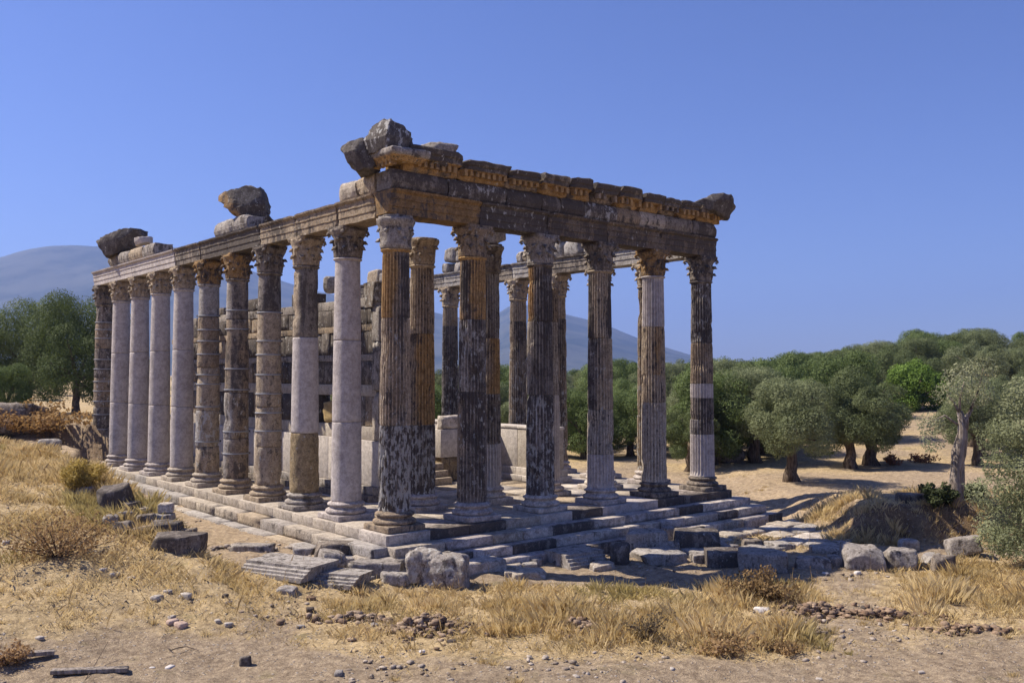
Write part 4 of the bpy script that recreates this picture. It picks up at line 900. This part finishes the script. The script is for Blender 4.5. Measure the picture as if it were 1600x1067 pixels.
treemesh('a', 4.5, 1.78, 1, OL0, OL1, 50000, .072, 1.9, .0, ncl=24, asp=.24); treemesh('b', 4.7, 1.9, 2, OL0, OL1, 54000, .072, 1.7, .0, ncl=26, asp=.24); treemesh('c', 4.2, 1.8, 3, (.055, .085, .028), (.25, .30, .145), 46000, .072, 1.8, .0, ncl=21, asp=.24)
treemesh('d', 5.2, 2.3, 4, (.055, .09, .026), (.20, .27, .10), 40000, .085, 1.3, .0, ncl=24, asp=.28)
treemesh('g', 3.6, 2.0, 6, (.07, .14, .02), (.22, .34, .07), 16000, .12, .9, 0, ncl=22, asp=.35)
treemesh('big', 7.6, 3.3, 5, (.05, .08, .026), (.18, .235, .10), 70000, .09, 2.2, .0, 34, .26)
def tree(key, x, y, sc_, label, group=None, name='olive_tree', rz=None, sink=0.):
    t = thing(name, label, 'tree', (x, y, float(H(x, y))-.05-sink), 0, group); t.scale = (sc_,)*3
    a = random.Random(int(x*7+y*3)).uniform(0, 6.28) if rz is None else rz
    link('trunk', TREE[key][0], t, rot=(0, 0, a)); link('crown', TREE[key][1], t, rot=(0, 0, a)); return t
def tpx(key, px, py, sc_, label, **k):
    x, y, z, t = pos(px, py); return tree(key, x, y, sc_, label, **k)
tpx('a', 1237, 752, 1.12, 'olive tree with bare leaning trunk standing in front of the grove, right of the temple', rz=.6)
tpx('b', 1330, 731, 1.12, 'left one of the two round olive trees standing close together in the clearing', rz=2.2)
tpx('c', 1362, 727, 1.28, 'right one of the two round olive trees standing close together in the clearing', rz=4)
tpx('c', 1078, 737, .95, 'olive tree whose trunk shows just behind the right end column', rz=1)
tpx('g', 1430, 641, 1.35, 'bright green round tree on the rise at the right', rz=.5)
big = [(120, 655, 0.95, 'largest dark olive tree with thick trunk just left of the temple'), (40, 650, .92, 'dark olive tree left of the largest one at the picture edge'), (-50, 655, .95, 'dark olive tree cut by the left picture edge')]
for px, py, s, lb in big:
    d = 52 if px > 100 else 55; x, y = fromds(d, (px-800)/FOC*d); tree('big', x, y, s, lb)
for px, d, s, lb in ((10, 47, .62, 'lower bushy olive in front of the dark olives at the far left'), (200, 70, .85, 'olive tree seen through the gaps of the plain left flank columns')):
    x, y = fromds(d, (px-800)/FOC*d); tree('d', x, y, s, lb)
r = random.Random(31); placed = []
def grove(n, p0, p1, d0, d1, keys, group, lab, s0=.95, s1=1.25, mind=3.2):
    k = 0; tries = 0; got = []
    while k < n and tries < n*40:
        tries += 1; d = r.uniform(d0, d1); px = r.uniform(p0, p1); x, y = fromds(d, (px-800)/FOC*d)
        if any((x-a)**2+(y-b)**2 < mind**2 for a, b in placed): continue
        placed.append((x, y)); got.append((px, tree(r.choice(keys), x, y, r.uniform(s0, s1), lab, group))); k += 1
    if n <= 14:
        od = 'leftmost second third fourth fifth sixth seventh eighth ninth tenth eleventh twelfth thirteenth fourteenth'.split(); got.sort(key=lambda q: q[0])
        for q, (px, t_) in enumerate(got): t_['label'] = ('leftmost' if q == 0 else od[q]+' from left') + ' ' + lab
grove(14, 640, 1110, 57, 66, 'abcd', 'olive trees in the grove seen through the columns', 'of the olives in the front row of the grove behind the columns', .9, 1.1)
grove(14, 540, 1130, 68, 85, 'abcd', 'olive trees deeper in the grove behind the columns', 'of the olives in the second rows of the grove behind the columns', .9, 1.12)
grove(14, 1108, 1212, 50, 64, 'abcd', 'olive trees at the grove edge right of the end column', 'of the olives at the grove edge right of the end column', 1.0, 1.28, 2.6)
grove(12, 1120, 1335, 60, 78, 'abcd', 'olive trees in the middle of the right-hand grove', 'of the olives in the middle rows of the right-hand grove', 1.1, 1.35, 2.8)
grove(52, 1110, 1660, 84, 140, 'abcd', 'olive trees on the far slope at the right', 'olive tree on the far rising slope right of the temple', 1.15, 1.45, 2.9)
grove(6, 1505, 1660, 50, 75, 'abcd', 'olive trees partly hidden by the foreground olive', 'of the olives behind the pale foreground olive bush', .9, 1.1)
grove(40, 500, 1140, 88, 150, 'abcd', 'olive trees at the back of the plain behind the temple', 'olive tree at the back of the plain behind the temple columns', 1.25, 1.5, 3.0)
grove(10, -60, 380, 75, 110, 'abcd', 'olive trees far behind the left flank', 'of the olives far behind the left flank columns', .85, 1.1)
# pale pollarded trunk
x, y, z, t = pos(1494, 787); t_ = thing('pollarded_olive', 'pale bare gnarled olive trunk with sparse leaves on top at the right', 'tree', (x, y, z-.1), -YAW)
V = []; F = []
limb([(0, 0, 0), (-.02, 0, .5), (.03, .02, 1.1), (.12, 0, 1.7), (.25, 0, 2.3), (.28, .02, 2.75), (.17, 0, 3.0)], [.27, .19, .175, .18, .16, .13, .09], V, F, 14, 8)
limb([(.27, 0, 2.5), (.42, .1, 2.85), (.6, .1, 3.1)], [.12, .08, .04], V, F, 8, 9)
limb([(.05, .1, .1), (.2, .15, .7), (.25, .1, 1.5)], [.2, .14, .08], V, F, 9, 10)
for e_ in (((.17, 0, 2.95), (.2, .05, 3.4), (.35, .05, 4.0)), ((.5, .1, 2.95), (.7, .15, 3.3), (.85, .2, 3.7)), ((.1, 0, 2.6), (-.3, .05, 2.9), (-.7, .1, 2.7)), ((.17, 0, 2.95), (.0, .0, 3.3), (-.25, 0, 3.6)), ((.5, .1, 2.95), (.8, .05, 3.7), (.95, 0, 4.4))):
    limb(e_, [.05, .035, .012], V, F, 6, 3)
mk('trunk', np.array(V), F, M_BP, t_, smooth=True)
LV, LF, LC = leaves([((.3, 0, 4.0), .6), ((.8, .2, 3.6), .5), ((-.2, 0, 3.6), .4), ((-.75, .1, 2.6), .42), ((-.7, .1, 2.0), .34), ((.9, 0, 4.4), .42)], 2700, .085, 11, (.14, .165, .08), (.38, .41, .26), .22); mk('crown', LV, LF, M_LF, t_, LC)
# foreground olive at the right edge
xx, yy = fromds(24.5, (1655-800)/FOC*24.5); t_ = thing('olive_bush', 'large pale olive bush cut by the right picture edge in the foreground', 'tree', (xx, yy, float(H(xx, yy))), -YAW)
cl = []; r = random.Random(8)
for q in range(64):
    a = r.uniform(0, 6.28); zz = r.uniform(.25, 5.0); rad = 1.75*math.sin(PI*min(1, .25+zz/7.2))**.5*r.uniform(.6, 1); cl.append(((rad*math.cos(a), rad*math.sin(a), zz), r.uniform(.38, .62)))
cl += [((0, 0, 1.5), 1.2), ((0, 0, 3), 1.2)]
LV, LF, LC = leaves(cl, 60000, .085, 12, (.17, .195, .10), (.46, .49, .33), .2); mk('crown', LV, LF, M_LF, t_, LC)
V = []; F = []
for q in range(7): a = q*.9; limb([(0, 0, -.1), (.3*math.cos(a), .3*math.sin(a), 1.4), (1.0*math.cos(a), 1.0*math.sin(a), 3.4)], [.16, .1, .03], V, F, 8, q)
mk('trunk', np.array(V), F, M_BK, t_, smooth=True)
# ================================================================== SHRUBS AND GRASS
def shrub(px, py, R, h, n, sz, c0, c1, label, name='shrub', twigs=14, seed=0, asp=.4):
    x, y, z, t = pos(px, py); t_ = thing(name, label, 'shrub', (x, y, z-.05), 0); r = random.Random(seed+px)
    V = []; F = []; cl = []
    for q in range(twigs):
        a = r.uniform(0, 6.28); rad = R*math.sqrt(r.random()); e = (rad*math.cos(a), rad*math.sin(a), h*r.uniform(.45, 1)*(1-.35*rad/R))
        limb([(e[0]*.1, e[1]*.1, 0), (e[0]*.5+r.uniform(-.05, .05), e[1]*.5, e[2]*.55), e], [.018, .012, .005], V, F, 5, q); cl.append((e, r.uniform(.10, .2)*R+.05)); cl.append(((e[0]*.6, e[1]*.6, e[2]*.6), r.uniform(.1, .2)*R+.05))
    mk('stem', np.array(V), F, M_BK, t_)
    LV, LF, LC = leaves(cl, n, sz, seed+px, c0, c1, asp); mk('foliage', LV, LF, M_GS if c0[0] > c0[1] else M_LF, t_, LC)
BR0, BR1 = (.20, .125, .06), (.46, .32, .17)
shrub(1185, 938, .85, .85, 2600, .06, BR0, BR1, 'brown dried thistle shrub in front of the pale flat-topped boulder', twigs=26)
shrub(1140, 1018, .6, .42, 1100, .06, BR0, BR1, 'low reddish dried shrub in the right foreground', seed=2)
shrub(1225, 1020, .35, .3, 600, .05, BR0, BR1, 'small reddish dried shrub right of the low one in the foreground', seed=3)
shrub(1010, 1000, .5, .9, 500, .05, (.14, .10, .07), (.30, .24, .16), 'thin grey dried thistle on a single stalk in the foreground grass', seed=4, twigs=10)
shrub(90, 868, 1.5, 1.05, 2800, .055, (.26, .16, .08), (.52, .36, .19), 'wide pale brown dried bush on the grassy bank at the left', seed=5, twigs=40)
shrub(135, 765, .75, .95, 5200, .12, (.24, .19, .05), (.48, .38, .12), 'yellow-green tussock hanging over the end of the bank beside the temple', seed=6, twigs=14, asp=.12)
shrub(1468, 788, .55, .75, 3200, .08, (.03, .045, .02), (.09, .11, .045), 'dark green low bush at the left foot of the pale gnarled trunk', seed=7)
shrub(1522, 785, .5, .7, 2600, .08, (.03, .045, .02), (.09, .11, .045), 'dark green low bush right of the pale gnarled trunk', seed=8)
shrub(60, 672, 2.2, 1.3, 3400, .14, BR0, (.45, .30, .12), 'rusty brown bracken below the dark olives at the left', seed=9, twigs=30)
shrub(1395, 726, .8, .7, 600, .1, (.2, .09, .05), (.33, .17, .1), 'reddish dry bush on the slope right of the two round olives', seed=10)
shrub(1440, 722, .8, .6, 600, .1, (.2, .09, .05), (.33, .17, .1), 'second reddish dry bush on the slope, further right', seed=11)
shrub(8, 1035, .4, .4, 900, .05, BR0, BR1, 'small rusty shrub behind the plank at the lower left edge', seed=12)
# boulder on far left
x, y, z, t = pos(15, 668); loose('boulder', (3.0, 2.0, 1.5), 'dark', (x, y, z-.5), -.5, 900, 'large grey boulder at the left picture edge under the dark olives', 'boulder', 10, .4, .15, .6, 6, .85)
x, y, z, t = pos(76, 702); loose('rock', (.9, .6, .6), 'grey', (x, y, z-.2), -.5, 901, 'pale lichen-covered rock set in the dark earth cut at the left', 'rock', 9, .2, .1, .9, 6, .85)
x, y, z, t = pos(1425, 783); loose('rock', (.9, .6, .35), 'dark', (x, y, z-.1), -.5, 902, 'flat dark rock on top of the mound near the pale gnarled trunk', 'rock', 7, .1, .05, .3, 5, .85)
x, y, z, t = pos(1135, 722); loose('rock', (1.9, 1.2, .9), 'dark', (x, y, z-.1), -.5, 903, 'dark rock heap at the foot of the grove right of the end column', 'rock', 9, .3, .14, .2, 6, .85)
# grass blades: one mesh
g = np.random.default_rng(3); 
def scatter(n, d0, d1, p0=-80, p1=1680):
    d = np.sqrt(g.random(n)*(d1**2-d0**2)+d0**2); px = g.uniform(p0, p1, n); return fromds(d, (px-800)/FOC*d)
def blades(x, y, h, wd, lean, seed):
    g = np.random.default_rng(seed); n = len(x); za = H(x, y)-.02; an = g.random(n)*2*PI
    bx, by = np.cos(an)*wd, np.sin(an)*wd; lx, ly = lean
    V = np.stack([np.stack([x-bx, y-by, za], 1), np.stack([x+bx, y+by, za], 1), np.stack([x+bx*.6+lx*.35, y+by*.6+ly*.35, za+h*.6], 1), np.stack([x+lx, y+ly, za+h], 1)], 1).reshape(-1, 3)
    k = np.clip(.5+.5*fb2(x, y, .8, 63)+.5*(g.random(n)-.5), 0, 1)[:, None]; c = np.array((.54, .40, .18))*(1-k)+np.array((.84, .70, .44))*k
    grn = (ss(fb2(x, y, .35, 64), .22, .45)*.55)[:, None]; c = c*(1-grn)+np.array((.36, .33, .12))*grn
    return V, np.repeat(np.hstack([c, np.ones((n, 1))]), 4, axis=0)
VV = []; CC = []
# short stubble
xa, ya = scatter(700000, 13.0, 46)
q = grassy(xa, ya)*np.clip(fb2(xa, ya, 1.3, 61)*2.2+.5, .05, 1); dd, s2 = ds(xa, ya)
kp = (g.random(len(xa)) < q*.62) & ~onplat(xa, ya); xa, ya, dd = xa[kp], ya[kp], dd[kp]; n = len(xa)
h = (.04+.10*g.random(n))*(.7+.9*grassy(xa, ya)); ln_ = g.normal(0, .55, (2, n))*h
v, c = blades(xa, ya, h, (.0025+.003*g.random(n))*(1+dd/26), ln_, 5); VV.append(v); CC.append(c)
# tufts
def tallmap(x, y):
    d, s = ds(x, y); r = s/np.maximum(d, 1)
    t = .10+0*x
    t = t + .75*ss(-r, .26, .40)*ss(d, 21.5, 24)*ss(-d, -42, -38)*ss(-x, 3.6, 4.4)           # dry bush slope at the left
    t = t + .3*ss(-x, 3.0, 4.0)*ss(y, 2, 6)
    t = t + .9*ss(d, 17.0, 18.4)*ss(-d, -23.4, -22.2)*ss(r, -.06, .04)*ss(-r, -.36, -.28)       # band in the middle
    t = t + .5*ss(d, 17.2, 18.6)*ss(-d, -22.3, -21)*ss(r, -.24, -.18)*ss(-r, -.02, .06)
    t = t + .95*ss(r, .40, .46)*ss(d, 18, 20)*ss(-d, -27, -24.5)
    t = t + .9*ss(s, 9.2, 10.2)*ss(d, 28.2, 28.6)*ss(-d, -34, -31)*np.maximum(ss(-s, -13.0, -11.8), ss(d, 29, 29.4))
    t = t + .35*ss(d, 40, 46)*ss(r, .2, .3)
    return np.clip(t*np.clip(.48+2.6*fb2(x, y, .75, 65), .03, 1.2), 0, 1)*(grassy(x, y) > .05)
xt, yt = scatter(15000, 13.4, 44); tm = tallmap(xt, yt); kp = (g.random(len(xt)) < tm*.9) & ~onplat(xt, yt)
xt, yt, tm = xt[kp], yt[kp], tm[kp]; nb = 78; m = len(xt); print('tufts', m)
ra = np.abs(g.normal(0, 1, (m, nb)))*.13*(.5+tm[:, None]); th = g.random((m, nb))*2*PI
sz_ = (.09+.36*tm*g.random(m)**1.1)[:, None]
X = xt[:, None]+ra*np.cos(th); Y = yt[:, None]+ra*np.sin(th); h = sz_*(.3+.9*g.random((m, nb))); out = h*(.15+.75*g.random((m, nb)))
wind = g.normal(0, .12, (m, 1)); LX = np.cos(th)*out*.8+wind*h; LY = np.sin(th)*out*.8+wind*h*.5
X = X.ravel(); Y = Y.ravel(); h = h.ravel(); dd, s2 = ds(X, Y); kp = ~onplat(X, Y); 
v, c = blades(X[kp], Y[kp], h[kp], ((.0018+.0024*g.random(len(X)))*(1+dd/24))[kp], (LX.ravel()[kp], LY.ravel()[kp]), 6); VV.append(v); CC.append(c)
# scattered tall stalks with seed heads
xs_t, ys_t = scatter(9000, 13.5, 34); kp = (g.random(9000) < (.12+.9*tallmap(xs_t, ys_t))*(grassy(xs_t, ys_t) > .25)*.5) & ~onplat(xs_t, ys_t); xs_t, ys_t = xs_t[kp], ys_t[kp]; m = len(xs_t)
h = .25+.3*g.random(m)**1.5; ln_ = g.normal(0, .16, (2, m))*h
v, c = blades(xs_t, ys_t, h, .0022+0*h, ln_, 7); VV.append(v); CC.append(c*np.array([.72, .66, .62, 1]))
tipx, tipy = xs_t+ln_[0], ys_t+ln_[1]; zt_ = H(xs_t, ys_t)-.02+h; a_ = g.random(m)*6.28; hx, hy = np.cos(a_)*.007, np.sin(a_)*.007
v = np.stack([np.stack([tipx, tipy, zt_-.02], 1), np.stack([tipx+hx, tipy+hy, zt_+.02], 1), np.stack([tipx, tipy, zt_+.05], 1), np.stack([tipx-hx, tipy-hy, zt_+.02], 1)], 1).reshape(-1, 3); VV.append(v); CC.append(np.tile(np.array([.40, .27, .14, 1]), (4*m, 1)))
V = np.concatenate(VV); F = np.arange(len(V)).reshape(-1, 4)
go = mk('dry_grass', V, F, M_GS, None, np.concatenate(CC)); tag(go, 'golden dry grass growing in tufts over the ground around the temple', 'grass', None, 'stuff')
# pebbles and rubble
def pebbles(xs_, ys_, sz, seed, name, label, c0, c1, embed=.35):
    Vb, Fb = boxgrid(2); gg = np.random.default_rng(seed); m = len(xs_); Vb = Vb/np.maximum(1, np.linalg.norm(Vb, axis=1, keepdims=True)**.45); V = []
    for i in range(m):
        s = sz[i]*np.array([1, gg.uniform(.6, 1), gg.uniform(.3, .7)]); a = gg.uniform(0, 6.28); R = np.array([[math.cos(a), -math.sin(a), 0], [math.sin(a), math.cos(a), 0], [0, 0, 1]])
        V.append(((Vb+gg.normal(0, .2, Vb.shape))*s/2)@R.T+np.array([xs_[i], ys_[i], float(zs_[i])+s[2]*embed*.5]))
    V = np.concatenate(V); F = (Fb[None]+(np.arange(m)*len(Vb))[:, None, None]).reshape(-1, 4)
    k = gg.random(m)[:, None]; c = np.array(c0)*(1-k)+np.array(c1)*k
    o = mk(name, V, F, M_ST, None, np.repeat(np.hstack([c, np.full((m, 1), .1)]), len(Vb), axis=0), 0.); tag(o, label, 'rubble', None, 'stuff')
xa, ya = scatter(9000, 13.2, 30); q = 1.15-grassy(xa, ya); q = q*ss(fb2(xa, ya, .45, 71), -.15, .35)
kp = (g.random(len(xa)) < q) & ~onplat(xa, ya); xa, ya = xa[kp], ya[kp]; zs_ = H(xa, ya)
pebbles(xa, ya, .03+.10*g.random(len(xa))**3, 5, 'pebbles', 'small stones and pebbles strewn over the bare soil in the foreground', (.20, .155, .12), (.50, .44, .38))
GRB = 'fist-sized stones on the bare soil'
def rubble(px, py, n, sx, sy, hh, label, seed, c0, c1, s0=.035, s1=.2):
    n = int(n*1.7)
    global zs_
    x, y, z, t = pos(px, py); gg = np.random.default_rng(seed); a = gg.normal(0, .62, (n, 2))*(.6+.8*gg.random((n, 1))); lx = a[:, 0]*sx; ly = a[:, 1]*sy
    X = x+lx*math.cos(YAW)+ly*math.sin(YAW); Y = y-lx*math.sin(YAW)+ly*math.cos(YAW); zs_ = H(X, Y)+hh*np.exp(-(a**2).sum(1)*2.2)*gg.random(n)**.6
    pebbles(X, Y, s0+(s1-s0)*gg.random(n)**2.6, seed, 'rubble_heap', label, c0, c1)
rubble(672, 985, 230, .95, .55, .34, 'heap of brown clods and stones in the middle foreground', 81, (.20, .14, .10), (.44, .34, .25))
rubble(905, 985, 110, .6, .35, .25, 'low heap of brown clods right of the middle foreground heap', 82, (.20, .14, .10), (.42, .32, .23))
rubble(548, 968, 90, 1.0, .3, .12, 'row of brown clods left of the middle foreground heap', 83, (.20, .14, .10), (.42, .33, .25))
rubble(1380, 965, 120, 1.3, .3, .16, 'line of rusty clods and debris in the right foreground', 84, (.19, .125, .085), (.42, .31, .22))
rubble(1270, 958, 110, .8, .4, .22, 'brown clods beside the dried thistle shrub', 85, (.18, .12, .085), (.40, .30, .22))
rubble(375, 858, 70, .9, .25, .12, 'rubble strewn along the flat slab right of the bank', 86, (.25, .2, .17), (.5, .45, .4))
rubble(1520, 985, 80, 1.2, .2, .10, 'thin line of red-brown debris at the lower right', 87, (.19, .125, .085), (.42, .31, .22))
# single stones that can be told apart
spec = [(270, 973, 20, 'pinkish'), (283, 980, 24, 'pinkish'), (268, 966, 14, 'pale'), (290, 934, 22, 'pale'), (245, 936, 20, 'pale'), (262, 926, 14, 'pale'), (352, 933, 12, 'dark'), (487, 938, 16, 'brown'), (485, 955, 18, 'dark'), (470, 981, 14, 'grey'), (340, 973, 14, 'pale'), (358, 977, 14, 'pale'), (377, 957, 12, 'tan'), (180, 900, 18, 'pale'), (205, 905, 14, 'pale'), (160, 893, 14, 'pale'), (62, 998, 14, 'pale'), (265, 1046, 16, 'white'), (238, 1046, 10, 'white'), (530, 1055, 18, 'grey'), (705, 1004, 16, 'dark'), (585, 978, 16, 'grey'), (660, 1020, 10, 'white'), (900, 1060, 14, 'pale'), (1340, 896, 12, 'white'), (1290, 897, 10, 'white'), (1350, 950, 14, 'dark'), (1280, 1062, 10, 'pale'), (1435, 964, 18, 'white'), (1190, 957, 26, 'white'), (1050, 1046, 10, 'pale'), (1440, 1052, 10, 'pale'), (372, 812, 14, 'dark'), (60, 850, 12, 'pale'), (10, 850, 16, 'pale')]
for i, (px, py, s, k) in enumerate(spec):
    x, y, z, t = pos(px, py); sz = s*t/FOC; kk = dict(pinkish=(.50, .38, .32, 0), pale=(.46, .42, .38, .05), dark=(.12, .10, .09, .5), brown=(.22, .15, .1, .2), grey=(.3, .28, .27, .1), tan=(.4, .32, .24, .1), white=(.6, .57, .55, 0))[k]
    V, F = blockV((sz, sz*.7, sz*.42), 950+i, 4, sz*.2, sz*.08, 5, .85)
    side = 'left' if px < 530 else ('middle' if px < 1070 else 'right')
    dep_ = 'near the lower picture edge' if py > 1010 else ('in the near ground' if py > 945 else 'further back before the temple')
    size_ = 'tiny' if s < 13 else ('small' if s < 17 else ('fist-sized' if s < 21 else 'largest'))
    lab = f'{size_} {k} stone on the {side} foreground soil, {dep_}'
    tag(mk('small_stone', V, F, M_ST, None, kk, 0., False, (x, y, z+sz*.1), (0, 0, i*1.7)), lab, 'stone', GRB)
# planks and twig
def plank(px0, py0, px1, py1, label, th=.07, wd=.16, seed=1):
    a = pos(px0, py0); b = pos(px1, py1); c = (np.array(a[:3])+np.array(b[:3]))/2; v = np.array(b[:3])-np.array(a[:3]); Lh = float(np.linalg.norm(v))
    V, F = blockV((Lh, wd, th), seed, 6, .006, .006); o = mk('plank', V, F, M_WD, None, None, 0, False, (c[0], c[1], c[2]+.07), (0, -math.atan2(v[2], math.hypot(v[0], v[1])), math.atan2(v[1], v[0]))); tag(o, label, 'plank')
plank(80, 1057, 200, 1052, 'weathered grey wooden beam lying at the lower left'); plank(-30, 1035, 85, 1026, 'grey plank running out of the picture at the lower left edge', seed=2)
def twig(name, pts, label, rad=.012):
    P = [pos(a, b) for a, b, h in pts]; P3 = [(p[0], p[1], p[2]+pts[i][2]) for i, p in enumerate(P)]
    V, F = tube(P3, [rad*(1-.5*i/len(P3)) for i in range(len(P3))], 6); o = mk(name, V, F, M_BK); tag(o, label, 'twig')
twig('twig', [(262, 1014, .03), (268, 1020, .05), (278, 1019, .08), (292, 1014, .05), (310, 1018, .02)], 'forked dark twig lying on the soil in the left foreground')
twig('cane', [(130, 1067, .0), (150, 1046, .12), (168, 1026, .25)], 'thin grey cane leaning across the wooden beam', .008)
twig('dry_stalk', [(715, 866, .0), (718, 866, .4), (721, 866, .75)], 'tall pale dry stalk growing before the corner column steps', .008)
print('OBJECTS', len(bpy.data.objects), 'tris', sum(len(m.polygons)*2 for m in bpy.data.meshes))
